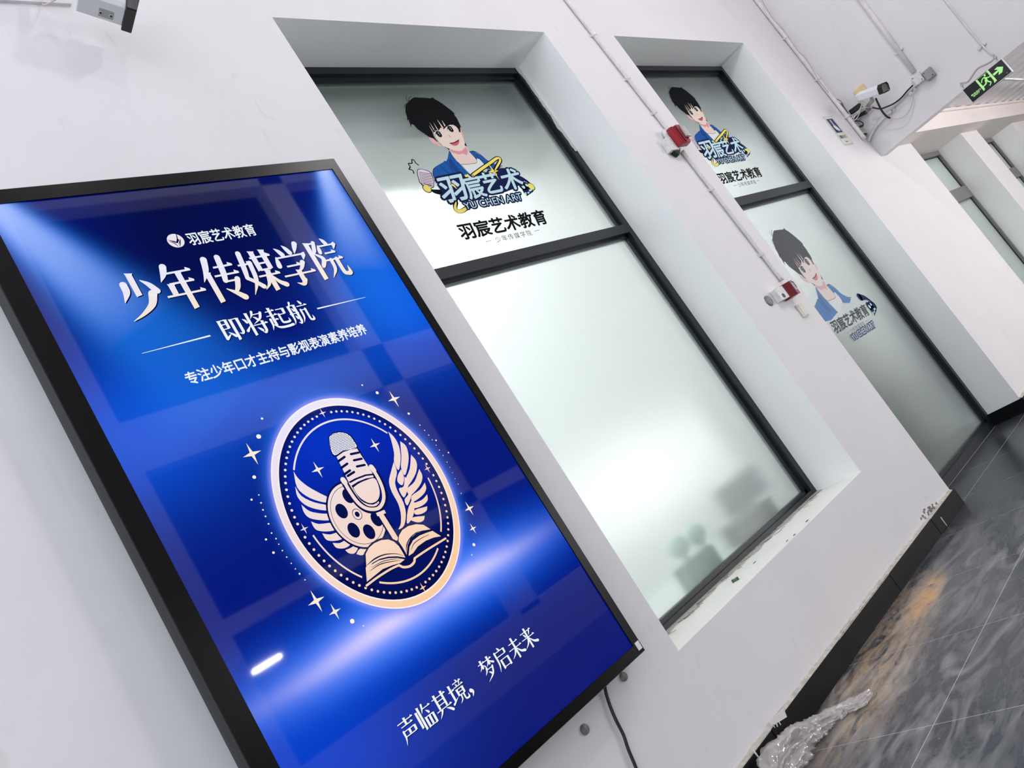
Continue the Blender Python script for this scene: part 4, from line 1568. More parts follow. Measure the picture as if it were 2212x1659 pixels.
def decal(label, dx, dy_, groups, fade=0.0, xf=None, group='printed logo decals on the frosted glass'):
    zs = [q[2] for nm, fl_, c, g_ in LAY if g_ in groups for q in fl_.v]
    xs = [q[0] for nm, fl_, c, g_ in LAY if g_ in groups for q in fl_.v]
    o = empty('window_decal', label, 'decal', (0, 0, 0))
    for nm, fl_, c, g_ in LAY:
        if g_ not in groups:
            continue
        cc = tuple(int(v_ * (1 - fade) + q * fade) for v_, q in zip(c, (206, 208, 212)))
        m = mat('print_%d_%d_%d' % cc, cc, .6, 0, .04)
        g2 = Flat(fl_.y)
        if xf:
            g2.v = [(*xf(g_, q[0], q[2]), ) for q in fl_.v]
            g2.v = [(a_[0], q[1] + dy_, a_[1]) for a_, q in zip(g2.v, fl_.v)]
            g2.f = fl_.f
            g2.build(nm, m, o)
        else:
            g2.v, g2.f = [(q[0] + dx, q[1] + dy_, q[2]) for q in fl_.v], fl_.f
            g2.build(nm, m, o)
    for c_ in o.children:
        if c_.name.split('.')[0] in SMALL:
            c_['kind'] = 'stuff'
    return o


decal('cartoon boy logo decal on the upper pane of the window nearest the screen', 0, 0, 'pmctyb')
decal('same boy logo decal on upper pane of the farther window, partly hidden by the wall', DW2, G2 - G1, 'pmctyb')
# lower pane of window 2: larger, washed out leftovers of the same print
a0, a1 = Vector(D4(684, 135)), Vector(D4(962, 645))             # crown tip and chin in the first decal
b0_, b1_ = WY(1693, 493, G2), WY(1777, 616, G2)
kz = (b0_.z - b1_.z) / (a0.y - a1.y)
kx_ = max(kz * .9, min(kz * 1.15, (b1_.x - b0_.x) / (a1.x - a0.x)))


def xf_p(g_, x, z):
    if g_ == 'p':
        return (b0_.x + (x - a0.x) * kx_, b0_.z + (z - a0.y) * kz)
    if g_ == 'b':
        return (x + DW2 + .04, z - 1.235 + .0)
    if g_ == 'y':
        return (x + DW2 + .05, z - 1.485)
    c = WY(1885, 668, G2)
    k0 = D4(1590, 1020)
    return (c.x + (x - k0[0]) * 1.25, c.z + (z - k0[1]) * 1.25)


sav = list(LAY)
LAY[:] = [q for q in sav if q[0] not in ('swoosh',)]
decal('faded larger boy portrait decal, half peeled, on the lower pane of the farther window', 0, G2 - G1, 'p', .42, xf_p)
decal('grey block lettering decal under the faded portrait on the lower pane', 0, G2 - G1, 'b', .38, xf_p)
decal('pale leftover YU CHEN ART strip decal lowest on the farther window', 0, G2 - G1, 'y', .35, xf_p)
decal('small blue and yellow camera charm decal right of the faded portrait', 0, G2 - G1, 'c', .1, xf_p)
LAY[:] = sav

# ---------------------------------------------------------------- wall fittings


def pxs(ax, d, *q): return [hit(q[i], q[i + 1], ax, d) for i in range(0, len(q), 2)]


def slab(name, ax, d, t, m, q, parent=None, bevel=0.0):
    """outline q drawn on the plane at depth d (towards the viewer), thickness t back to the wall"""
    P_ = pxs(ax, d, *q)
    off = [0, 0, 0]
    off[ax] = t
    return MB().prism(P_, off).build(name, m, parent, bevel=bevel)


def clip(parent, c, axis, r, m=None):
    MB().lathe(Vector(c) - Vector(axis).normalized() * .006, axis, [(0, r), (.012, r)], 14).build('clip', m or M_WPIPE, parent)


def wall_pipe(label, p0, p1, ax, d, r, clips=(), cat='conduit', m=None):
    a_, b_ = hit(*p0, ax, d), hit(*p1, ax, d)
    o = empty('conduit', label, cat, a_)
    n = 14
    dirv = (b_ - a_).normalized()
    side = dirv.orthogonal()
    pts = [a_.lerp(b_, k / n) + side * (.0018 * noise.noise((k * 1.7, a_.x, 0))) for k in range(n + 1)]
    MB().tube(smooth_pts(pts, 3), r, 10).build('pipe', m or M_WPIPE, o, smooth=True)
    for t in clips:
        c = a_.lerp(b_, t)
        MB().tube([c - dirv * .01, c + dirv * .01], r * 1.35, 10).build('clip', M_WPIPE, o)
        g = Vector(c)
        w_ = Vector((1, 0, 0)) if ax == 1 else Vector((0, 1, 0))
        tt = Vector([0, 0, 0])
        tt[ax] = .003
        g[ax] = 0.0 - .003 if ax == 1 else XB - .003
        MB().obox(g, w_ * r * 2.6, tt, dirv * .008).build('clip_plate', M_WPIPE, o)
    return o


wall_pipe('white painted conduit dropping to the upper red alarm box', (1205, -24), (1452, 292), 1, -.013, .0115, (.32, .62, .85))
wall_pipe('white painted conduit joining the two red alarm boxes', (1474, 326), (1690, 606), 1, -.013, .0115, (.3, .8))
wall_pipe('white conduit in the corner between wall and cross beam', (1610, -30), (1868, 300), 1, -.019, .017, (.35, .62, .86))
# thin lead clipped along the corner conduit
P_ = [WY(*q, -.055) for q in ((1640, -10), (1668, 38), (1690, 62), (1722, 108), (1742, 128), (1768, 172), (1790, 200))]
tag(MB().tube(smooth_pts(P_, 5), .0028, 6).build('thin_cable', mat('grey_lead', (176, 170, 172), .5), smooth=True), 'thin grey lead running beside the corner conduit near the top', 'cable')

# upper alarm: horn strobe on a white back box
def alarm_strobe():
    c = WY(1462, 300, -.02)
    o = empty('alarm_strobe', 'upper red alarm strobe with clear lens on a white back box', 'alarm', (c.x, 0, c.z))
    slab('back_box', 1, -.040, .039, M_WBOX, (1437, 300, 1443, 291, 1462, 310, 1469, 322, 1452, 323), o, .002)
    slab('mounting_plate', 1, -.042, .006, M_WPIPE, (1445, 284, 1451, 277, 1469, 302, 1464, 313), o, .001)
    u = WY(1452, 280, -.085)
    x0 = WY(1447, 288, -.05).x - .004
    z1, z0 = WY(1457, 278, -.06).z + .006, WY(1478, 312, -.06).z - .002
    f_ = MB()
    wd = .098
    f_.prism([(x0, -.04, z1), (x0, -.064, z1), (x0 + .018, -.078, z1), (x0 + .032, -.072, z1), (x0 + .046, -.088, z1), (x0 + wd - .012, -.088, z1), (x0 + wd, -.068, z1), (x0 + wd, -.04, z1)], (0, 0, z0 - z1))
    f_.build('red_housing', M_RED, o, bevel=.003)
    MB().box(x0 + .036, x0 + .048, -.0895, -.08, z0 + .01, z1 - .006).build('ridge', M_DRED, o, bevel=.002)
    MB().prism([(x0 + .055, -.087, z0 + .03), (x0 + wd - .006, -.087, z0 + .02), (x0 + wd - .004, -.087, z1 - .03), (x0 + .062, -.087, z1 - .022)], (0, -.020, 0)).build('lens', M_CLEAR, o, bevel=.007)
    g_ = slab('open_knockout', 1, -.030, .026, mat('dark_cavity', (24, 30, 26), .7), (1453, 324, 1462, 313, 1470, 321, 1468, 334), o)
    a_, b_ = WY(1462, 318, -.032), WY(1467, 326, -.030)
    MB().tube([a_, b_], .0018, 6).build('wire_end', mat('brass_wire', (190, 172, 110), .4), o)
    a_, b_ = WY(1438, 290, -.018), WY(1446, 302, -.018)
    MB().tube([WY(1433, 282, -.018), a_, b_], [.0125, .017, .017], 12).build('conduit_coupling', M_WPIPE, o, smooth=True)


alarm_strobe()


def alarm_call():
    c = WY(1703, 628, -.02)
    o = empty('alarm_call_point', 'lower red alarm call point on a white box with a black round hole', 'alarm', (c.x, 0, c.z))
    q = pxs(1, -.036, 1674, 626, 1688, 616, 1706, 640, 1691, 649)
    x0 = (q[0].x + q[3].x) / 2
    x1 = (q[1].x + q[2].x) / 2
    z1 = (q[0].z + q[1].z) / 2
    z0 = (q[2].z + q[3].z) / 2
    MB().box(x0, x1, -.036, -.001, z0, z1).build('back_box', M_WBOX, o, bevel=.002)
    h_ = WY(1693, 638, -.037)
    MB().lathe(h_, (0, -1, 0), [(0, .0135), (.0012, .0135)], 20).build('knockout_hole', M_BLACK, o)
    xr = x1 + .088
    MB().prism([(x1 + .001, -.002, z1 + .004), (x1 + .001, -.036, z1 + .004), (x1 + .006, -.042, z1 + .004), (xr - .04, -.062, z1 + .004), (xr, -.058, z1 + .004), (xr, -.002, z1 + .004)], (0, 0, z0 - z1 - .012)).build('red_body', M_DRED, o, bevel=.002)
    zc = (z0 + z1) / 2
    MB().prism([(xr - .038, -.0635, zc + .026), (xr - .004, -.0615, zc + .026), (xr - .004, -.0615, zc - .022), (xr - .038, -.0635, zc - .022)], (0, .004, 0)).build('label_plate', mat('worn_label', (176, 170, 180), .4, var=.4, vscale=80), o)
    MB().box(xr - .010, xr - .002, -.0628, -.058, zc - .010, zc + .030).build('window_slot', M_BLACK, o)


alarm_call()
q = pxs(1, -.014, 1720, 657, 1730, 655, 1747, 680, 1735, 686)
x0, x1, z1, z0 = q[0].x - .002, q[1].x + .012, (q[0].z + q[1].z) / 2, (q[2].z + q[3].z) / 2
o = empty('blank_switch_plate', 'small cream blank plate below the lower red alarm', 'switch plate', ((x0 + x1) / 2, 0, z0))
MB().box(x0, x1, -.012, -.0005, z0, z1).build('plate', M_CREAM, o, bevel=.002)
MB().box(x0 + .012, x1 - .004, -.0145, -.012, z0 + .006, z1 - .006).build('cover', M_CREAM, o, bevel=.001)

# evacuation notice
def notice():
    def q7(*q): return [v_ for i in range(0, len(q), 2) for v_ in (1740 + q[i] / 8.296, 150 + q[i + 1] / 8.296)]
    P_ = pxs(1, 0, *q7(300, 850, 460, 835, 850, 1335, 690, 1370))
    x0, x1 = (P_[0].x + P_[3].x) / 2, (P_[1].x + P_[2].x) / 2
    z1, z0 = (P_[0].z + P_[1].z) / 2, (P_[2].z + P_[3].z) / 2
    o = empty('wall_notice', 'small white notice with a blue hand symbol on the wall by the corner conduit', 'notice', ((x0 + x1) / 2, 0, z0))
    MB().box(x0, x1, -.004, 0, z0, z1).build('plate', mat('notice_white', (222, 222, 214), .4), o)
    w_, h_ = x1 - x0, z1 - z0
    X = lambda u, v_: (x0 + u * w_, z0 + v_ * h_)
    fr_ = Flat(-.0046)
    for (a_, b_, c_, d_) in ((.03, .97, .965, .985), (.03, .97, .015, .035), (.03, .06, .015, .985), (.94, .97, .015, .985)):
        fr_.poly([X(a_, c_), X(b_, c_), X(b_, d_), X(a_, d_)])
    fr_.build('border', mat('notice_border', (186, 190, 184), .5), o)
    Flat(-.0046).poly([X(.16, .42), X(.84, .42), X(.84, .90), X(.16, .90)]).build('blue_panel', mat('notice_blue', (24, 44, 96), .4), o)
    f_ = Flat(-.0050)
    f_.ribbon([X(.48, .86), X(.48, .66)], .012 * w_ / .13, cap=False)
    f_.poly([X(.30, .62), X(.40, .68), X(.55, .68), X(.66, .60), X(.74, .50), X(.70, .46), X(.62, .52), X(.60, .46), X(.52, .46), X(.50, .52), X(.42, .50), X(.36, .56)])
    f_.build('hand_symbol', mat('notice_ink_white', (226, 228, 230), .5), o)
    f_ = Flat(-.0046)
    text_quad(f_, '请随手关门', (X(.14, .33), X(.86, .33), X(.86, .22), X(.14, .22)), .02)
    text_quad(f_, 'Thank', (X(.36, .13), X(.64, .13), X(.64, .09), X(.36, .09)), .01)
    f_.build('notice_lettering', mat('notice_ink', (70, 74, 84), .5), o)['kind'] = 'stuff'


notice()

# junction boxes and conduits on the cross beam
def jb(name, label, q, t, m, screws=True, cat='junction box', lid=True):
    P_ = pxs(0, XB - t, *q)
    y0, y1 = (P_[0].y + P_[3].y) / 2, (P_[1].y + P_[2].y) / 2
    z1, z0 = (P_[0].z + P_[1].z) / 2, (P_[2].z + P_[3].z) / 2
    if y0 > y1:
        y0, y1 = y1, y0
    o = empty(name, label, cat, (XB - t / 2, (y0 + y1) / 2, z0))
    MB().box(XB - t, XB - .001, y0, y1, z0, z1).build('box_body', m, o, bevel=.0025)
    if lid:
        MB().box(XB - t - .004, XB - t, y0 + .004, y1 - .004, z0 + .004, z1 - .004).build('lid', m, o, bevel=.001)
    if screws:
        for a_, b_ in ((y0 + .014, z0 + .014), (y1 - .014, z1 - .014)):
            MB().lathe((XB - t - .003, a_, b_), (-1, 0, 0), [(0, .005), (.0025, .004)], 10).build('screw', M_BLACK, o)
    return o, (y0, y1, z0, z1)


def q6(*q): return [v_ for i in range(0, len(q), 2) for v_ in (1732 + q[i] / 4.608, q[i + 1] / 4.608)]
def q7(*q): return [v_ for i in range(0, len(q), 2) for v_ in (1740 + q[i] / 8.296, 150 + q[i + 1] / 8.296)]


jb('junction_box', 'square white junction box high on the cross beam, left of the grey box', q6(1080, 775, 1165, 712, 1222, 790, 1135, 860), .045, M_WBOX)
jb('grey_box', 'grey metal box beside the white junction box on the beam', q6(1190, 725, 1270, 665, 1330, 745, 1243, 812), .05, M_GREY)
jb('mounting_box', 'yellowed square mounting plate behind the farther security camera', q7(850, 432, 980, 262, 1150, 372, 1010, 565), .02, M_YELLOW, False)
oj, _ = jb('junction_box', 'small white junction box at the lower beam corner', q7(940, 1250, 1010, 1190, 1110, 1295, 1035, 1385), .055, M_WBOX)


def beam_pipe(label, pts, off, r, clips=(), m=None, cat='conduit', name='conduit'):
    P_ = [hit(px_, py_, 0, XB - off) for px_, py_ in pts]
    sp = smooth_pts(P_, 5) if len(P_) > 2 else P_
    o = empty(name, label, cat, P_[0])
    MB().tube(sp, r, 10).build('pipe', m or M_WPIPE, o, smooth=True)
    for (px_, py_) in clips:
        c = hit(px_, py_, 0, XB - off)
        MB().lathe(c + Vector((.016, .02, 0)), (-1, 0, 0), [(0, .016), (.02, .016), (.024, .010)], 12).build('clip', M_WPIPE, o)
        MB().lathe(c + Vector((.016, -.022, 0)), (-1, 0, 0), [(0, .012), (.018, .012), (.022, .006)], 12).build('clip', M_WPIPE, o)
    return o


beam_pipe('wide white conduit dropping from the top to the white junction box', [(1848, -16), (1975, 156)], .012, .020, [(1942, 110)])
beam_pipe('white conduit bending from the junction box down to the lower beam corner', [(1983, 178), (1948, 212), (1922, 237), (1898, 262), (1885, 285), (1874, 304)], .014, .014, [(1926, 241), (1972, 198)])
beam_pipe('second thinner conduit beside the bend above the beam corner', [(1925, 240), (1900, 264), (1884, 286), (1876, 306)], .052, .010)
beam_pipe('thin white pipe running from the top towards the exit sign', [(2035, -8), (2118, 94), (2148, 120)], .010, .007, [(2121, 99)])
beam_pipe('grey flexible conduit looping along the top of the exit sign', [(2148, 119), (2146, 128), (2134, 137), (2112, 148), (2100, 164), (2090, 177), (2074, 180)], .078, .007, m=mat('flex_grey', (186, 172, 172), .4), name='flexible_conduit')
beam_pipe('short conduit from corner box up behind the farther camera', q_pts := [(1846, 268), (1858, 252), (1874, 238)], .03, .006)

# exit sign hanging from the beam edge
XE = 6.45
SY0, SY1, SZ_0, SZ_1 = -.732, -1.046, 2.031, 2.161


def exit_sign():
    o = empty('exit_sign', 'hanging black exit sign with green running figure and arrow', 'sign', (XE, (SY0 + SY1) / 2, SZ_0))
    MB().box(XE, XE + .03, SY1, SY0, SZ_0, SZ_1).build('sign_frame', mat('sign_rim', (206, 204, 208), .3, .4), o, bevel=.002)
    MB().box(XE - .0015, XE, SY1 + .006, SY0 - .006, SZ_0 + .006, SZ_1 - .006).build('sign_face', mat('sign_black', (13, 20, 24), .12), o)
    M_G = bpy.data.materials.new('sign_green')
    M_G.use_nodes = True
    bb_ = M_G.node_tree.nodes['Principled BSDF']
    bb_.inputs['Base Color'].default_value = lin((176, 232, 146))
    bb_.inputs['Emission Color'].default_value = lin((170, 236, 140))
    bb_.inputs['Emission Strength'].default_value = .35

    def S(cx, cy):
        p = hit(2060 + cx / 11.85, 100 + cy / 11.85, 0, XE - .002)
        return (p.y, p.z)

    class FX(Flat):
        pass

    def bld(fl_, nm, m):
        v_ = [(XE - .0022 + (q[1] - 0), q[0], q[2]) for q in fl_.v]
        return obj(nm, v_, fl_.f, m, o)
    Ss = lambda *q: [S(q[i], q[i + 1]) for i in range(0, len(q), 2)]
    f_ = Flat(0)
    f_.poly(Ss(995, 712, 1138, 600, 1038, 604, 1112, 528, 1268, 518, 1248, 660, 1150, 735, 1158, 640, 1035, 755))
    bld(f_, 'arrow', M_G)
    f_ = Flat(0)
    f_.poly(Ss(835, 645, 880, 612, 1112, 870, 1042, 940, 1030, 880))
    f_.poly(Ss(553, 880, 600, 850, 770, 1040, 806, 1090, 775, 1145))
    f_.ribbon(Ss(600, 850, 850, 665), .0022, cap=False)
    bld(f_, 'door_symbol', M_G)
    f_ = Flat(-.0003)
    f_.disc(S(795, 745), .0068, 16)
    f_.ribbon(Ss(790, 800, 830, 830, 850, 880), [.010, .014, .011])
    f_.ribbon(Ss(845, 800, 900, 790, 945, 760), [.008, .007, .006])
    f_.ribbon(Ss(780, 800, 730, 850, 715, 930), [.008, .007, .006])
    f_.ribbon(Ss(850, 880, 900, 900, 955, 912), [.011, .009, .007])
    f_.ribbon(Ss(955, 912, 950, 960, 925, 1000), [.007, .006, .004])
    f_.ribbon(Ss(815, 870, 830, 950, 762, 1030), [.011, .010, .008])
    bld(f_, 'running_figure', M_G)
    f_ = Flat(-.0003)
    q1 = (S(440, 1252), S(672, 1068), S(700, 1100), S(468, 1288))
    text_quad(f_, '安全出口', q1, .03)
    text_quad(f_, 'EXIT', (S(505, 1268), S(662, 1142), S(682, 1168), S(525, 1296)), .03)
    bld(f_, 'sign_lettering', M_G)
    f_ = Flat(-.0003)
    text_quad(f_, '安全', (S(1345, 680), S(1380, 655), S(1390, 672), S(1355, 698)), .0)
    bld(f_, 'small_print', mat('pale_print', (200, 206, 206), .5))
    for (cx, cy) in ((2076, 183), (2150, 124)):
        c = hit(cx, cy, 0, XE + .015)
        MB().tube([Vector((XE + .015, c.y, SZ_1 - .004)), Vector((XE + .015, c.y, SZ_1 + .03)), Vector((XB - .004, c.y, SZ_1 + .034))], .0025, 6).build('hanger', M_GREY, o)
        n = 14
        MB().tube([Vector((XE + .012, c.y + .009 * math.cos(2 * PI * k / n), SZ_1 + .03 + .009 * math.sin(2 * PI * k / n))) for k in range(n + 1)], .002, 5).build('hanger_ring', M_GREY, o)


exit_sign()
# pale rail under the ribbed ceiling
a_, b_ = WZ(2160, 171, 2.36), WZ(2290, 176, 2.36)
tag(MB().tube([a_, b_], .017, 12).build('ceiling_pipe', mat('bright_pipe', (230, 228, 232), .18, .5), smooth=True), 'shiny white pipe under the ribbed ceiling beyond the exit sign', 'pipe')
P_ = [WZ(2163 + k * 9, 216 + 12 * math.sin(k * 2.1), 2.42) for k in range(5)]


# ---------------------------------------------------------------- security cameras
def cam_far():
    a_, b_ = hit(1860, 207, 0, 6.30), hit(1903, 192, 0, 6.22)
    o = empty('security_camera', 'white bullet security camera on the cross beam', 'camera', a_)
    d = (b_ - a_).normalized()
    up = Vector((0, 0, 1))
    up = (up - d * up.dot(d)).normalized()
    sd = d.cross(up)
    L = (b_ - a_).length
    w_, h_ = .036, .034
    prof = []
    f_ = MB()
    ring = []
    sec = [(-1, -.8), (-.8, -1), (.8, -1), (1, -.8), (1, .45), (.6, 1), (-.6, 1), (-1, .45)]
    for (t, k) in ((-.04, .55), (0, .95), (.03, 1), (L, 1)):
        ring.append([a_ + d * t + sd * (w_ * s_x * k) + up * (h_ * s_y * k) for s_x, s_y in sec])
    v_ = [p for r_ in ring for p in r_]
    fc_ = [(i * 8 + k, i * 8 + (k + 1) % 8, (i + 1) * 8 + (k + 1) % 8, (i + 1) * 8 + k) for i in range(3) for k in range(8)] + [tuple(range(8)), tuple(24 + k for k in range(8))]
    f_.add(v_, fc_)
    f_.build('housing', mat('camera_white', (232, 233, 238), .35), o, bevel=.001)
    MB().add([b_ + d * t + sd * (w_ * 1.06 * s_x * k) + up * (h_ * 1.08 * s_y * k) for (t, k) in ((-.004, .9), (.0, 1), (.045, 1), (.035, .8)) for s_x, s_y in sec],
             [(i * 8 + k, i * 8 + (k + 1) % 8, (i + 1) * 8 + (k + 1) % 8, (i + 1) * 8 + k) for i in range(3) for k in range(8)] + [tuple(range(8)), tuple(24 + k for k in range(8))]).build('front_hood', M_BLACK, o)
    m0 = a_.lerp(b_, .45) - up * h_
    m1 = hit(1872, 232, 0, 6.44)
    MB().tube([m0, m0 - up * .03, m1, Vector((XB, m1.y + .01, m1.z - .01))], [.012, .016, .014, .020], 10).build('mount_arm', mat('arm_grey', (176, 170, 166), .4, .3, var=.3, vscale=40), o, smooth=True)
    MB().lathe(Vector((XB, m1.y + .01, m1.z - .01)), (-1, 0, 0), [(0, .034), (.012, .03)], 16).build('mount_base', M_WPIPE, o)
    f_ = MB()
    for k in range(4):
        c = a_.lerp(b_, .3 + k * .05) - sd * w_ * 1.005 + up * 0.004
        f_.obox(c, d * .003, sd * .0006, up * .003)
    f_.build('side_marks', mat('mark_grey', (110, 112, 116), .5), o)


cam_far()


def cable(label, pts, ax, d, r, m, name='cable'):
    P_ = [hit(q[0], q[1], ax, q[2] if len(q) > 2 else d) for q in pts]
    return tag(MB().tube(smooth_pts(P_, 6), r, 8).build(name, m, smooth=True), label, 'cable')


M_WCAB = mat('white_cable', (206, 200, 200), .5)
cable('thick black lead hanging from the farther camera then joining the loop', [(1892, 213, 6.36), (1898, 226, 6.42), (1906, 241, 6.435), (1916, 252, 6.44), (1923, 255, 6.45)], 0, 6.4, .0075, M_CABLE)
cable('white lead looping below the conduit up to the junction box', [(1921, 254, 6.45), (1935, 257), (1950, 253), (1963, 240), (1970, 222), (1974, 200, 6.455), (1975, 190, 6.45)], 0, 6.46, .0045, M_WCAB)
cable('black lead curving beside the bend up to the junction box', [(1884, 232, 6.45), (1900, 235), (1912, 232), (1930, 224), (1946, 212), (1960, 196, 6.455), (1972, 184, 6.45)], 0, 6.462, .006, M_CABLE)
cable('grey lead draped between adapter and camera arm', [(1836, 254), (1846, 246), (1856, 238), (1862, 226), (1866, 218), (1876, 228), (1888, 230)], 0, 6.42, .005, M_WCAB)
cable('pale lead crossing over the upper black adapter', [(1835, 258), (1850, 248), (1858, 236), (1872, 232), (1884, 231)], 0, 6.40, .006, M_WCAB)
cable('looped thin black lead above the left adapter', [(1784, 205), (1790, 201), (1796, 208), (1798, 218), (1806, 228)], 0, 6.44, .003, M_CABLE)
cable('thin grey lead arching to the left adapter', [(1786, 206), (1800, 212), (1814, 217), (1821, 226), (1823, 234)], 0, 6.45, .003, mat('grey_lead2', (120, 112, 112), .5))
cable('black lead under the adapters running to the plug', [(1812, 240), (1822, 250), (1832, 262), (1848, 261), (1858, 262), (1865, 268), (1861, 275)], 0, 6.43, .0045, M_CABLE)
cable('tangled pale lead hanging over the lower adapter', [(1863, 222), (1860, 232), (1856, 246), (1850, 256), (1842, 262), (1848, 250), (1858, 240)], 0, 6.39, .004, M_WCAB)


def adapter(label, q, x, t, m=M_BLACK):
    P_ = pxs(0, x, *q7(*q))
    c = sum(P_, Vector()) / 4
    o = empty('power_adapter', label, 'adapter', c)
    MB().prism(P_, (t, 0, 0)).build('adapter_body', m, o, bevel=.004)
    a_, b_ = P_[0].lerp(P_[3], .5), P_[1].lerp(P_[2], .5)
    e = (b_ - a_).normalized()
    MB().prism([P_[0].lerp(P_[1], .48), P_[0].lerp(P_[1], .52), P_[3].lerp(P_[2], .52), P_[3].lerp(P_[2], .48)], (-.0015, 0, 0)).build('band', M_CABLE, o)


adapter('black power adapter strapped to the corner conduit', (538, 625, 610, 605, 742, 790, 700, 815), 6.43, .05)
adapter('black power adapter tied beside the camera arm', (765, 742, 955, 600, 1000, 680, 812, 812), 6.44, .04)
adapter('black power adapter lowest in the tangle of leads', (830, 880, 1060, 730, 1085, 800, 862, 900), 6.455, .035)
# grey trunking piece with plug
P_ = pxs(0, 6.44, *q7(850, 985, 900, 960, 1065, 1150, 975, 1180))
o = empty('socket_box', 'small white socket box with black plug at the beam corner', 'socket', sum(P_, Vector()) / 4)
MB().prism(P_, (.07, 0, 0)).build('socket_body', M_CREAM, o, bevel=.003)
MB().prism(pxs(0, 6.437, *q7(845, 990, 880, 985, 975, 1150, 950, 1150)), (-.002, 0, 0)).build('side_plate', M_GREY, o)
MB().prism(pxs(0, 6.44, *q7(975, 1150, 1065, 1140, 1062, 1180, 990, 1190)), (.05, 0, 0)).build('end_cap', M_BLACK, o)
MB().prism(pxs(0, 6.40, *q7(950, 1015, 1000, 990, 1015, 1030, 975, 1045)), (.04, 0, 0)).build('plug', M_BLACK, o, bevel=.003)


def cam_near():
    yA, yC = -.10, -.19
    A, B = hit(163, 27, 1, yA), hit(262, 59, 1, yA)
    zc = A.z
    nrm = (B - A).cross(Vector((0, -1, 0))).normalized()
    rd = ray(268, 18)
    C_ = CAM + rd * ((B - CAM).dot(nrm) / rd.dot(nrm))
    o = empty('security_camera', 'near white security camera with black hood mounted above the big screen', 'camera', (A.x, A.y, zc))
    e1 = (B - A)
    L = e1.length
    e1.normalize()
    e2 = (C_ - B)
    e2 -= e1 * e2.dot(e1)
    Wd = e2.length
    e2.normalize()
    up = e1.cross(e2).normalized()
    up = up if up.z > 0 else -up
    A0 = A
    hgt = .085
    P = lambda a_, b_, c_: A0 + e1 * a_ + e2 * b_ + up * c_
    MB().prism([P(0, .006, 0), P(0, Wd, 0), P(0, Wd + .006, .02), P(0, Wd + .004, hgt), P(0, 0, hgt), P(0, -.004, .03)], e1 * L).build('housing', mat('camera_shell', (206, 206, 208), .4), o, bevel=.002)
    cc = P(L * .62, Wd * .42, 0)
    MB().obox(cc, e1 * L * .16, e2 * Wd * .20, up * .0015).build('port_cover', mat('port_grey', (150, 150, 150), .5), o, bevel=.001)
    for s_ in (-1, 1):
        c2 = cc + e1 * L * .115 * s_
        MB().lathe(c2 - up * .0005, -up, [(0, .0055), (.0025, .0055)], 18).build('port_ring', mat('port_white', (225, 225, 225), .4), o)
        MB().lathe(c2 - up * .003, -up, [(0, .0042), (.0008, .0042)], 18).build('port_hole', M_BLACK, o)
    h0, h1 = L, L + .032
    MB().prism([P(h0, -.008, -.006), P(h0, Wd + .010, -.004), P(h0, Wd + .012, .05), P(h0, Wd + .008, hgt + .006), P(h0, -.006, hgt + .006)], e1 * (h1 - h0)).build('front_hood', M_BLACK, o, bevel=.003)
    MB().prism([P(h1, Wd - .002, .0), P(h1, Wd + .010, .0), P(h1 + .010, Wd + .008, hgt), P(h1, Wd - .006, hgt)], -e1 * .02).build('sun_visor', M_BLACK, o)
    MB().tube([P(.006, Wd * .5, .05), P(-.03, Wd * .3, .06), Vector((A.x - .03, -.05, zc + .16)), Vector((A.x - .03, -.002, zc + .20))], [.012, .012, .014, .018], 12).build('mount_arm', M_WPIPE, o, smooth=True)
    MB().lathe(Vector((A.x - .03, 0, zc + .20)), (0, -1, 0), [(0, .03), (.02, .026)], 20).build('mount_base', M_WPIPE, o)
    P_ = [P(.004, Wd * .45, .03), P(-.012, Wd * .5, .034), P(-.016, .03, .07), Vector((A.x - .03, -.02, zc + .12)), Vector((A.x - .03, -.006, zc + .16))]
    MB().tube(smooth_pts(P_, 5), .003, 8).build('lead', mat('beige_lead', (196, 186, 180), .5), o, smooth=True)


cam_near()
# flat trunking along the top left
a_, b_ = WY(0, -1, -.012), WY(163, 9, -.012)
o = tag(MB().box(-2.6, b_.x - .012, -.012, 0, a_.z, a_.z + .06).build('cable_trunking', M_WPIPE), 'flat white trunking running along the wall above the big screen', 'trunking')

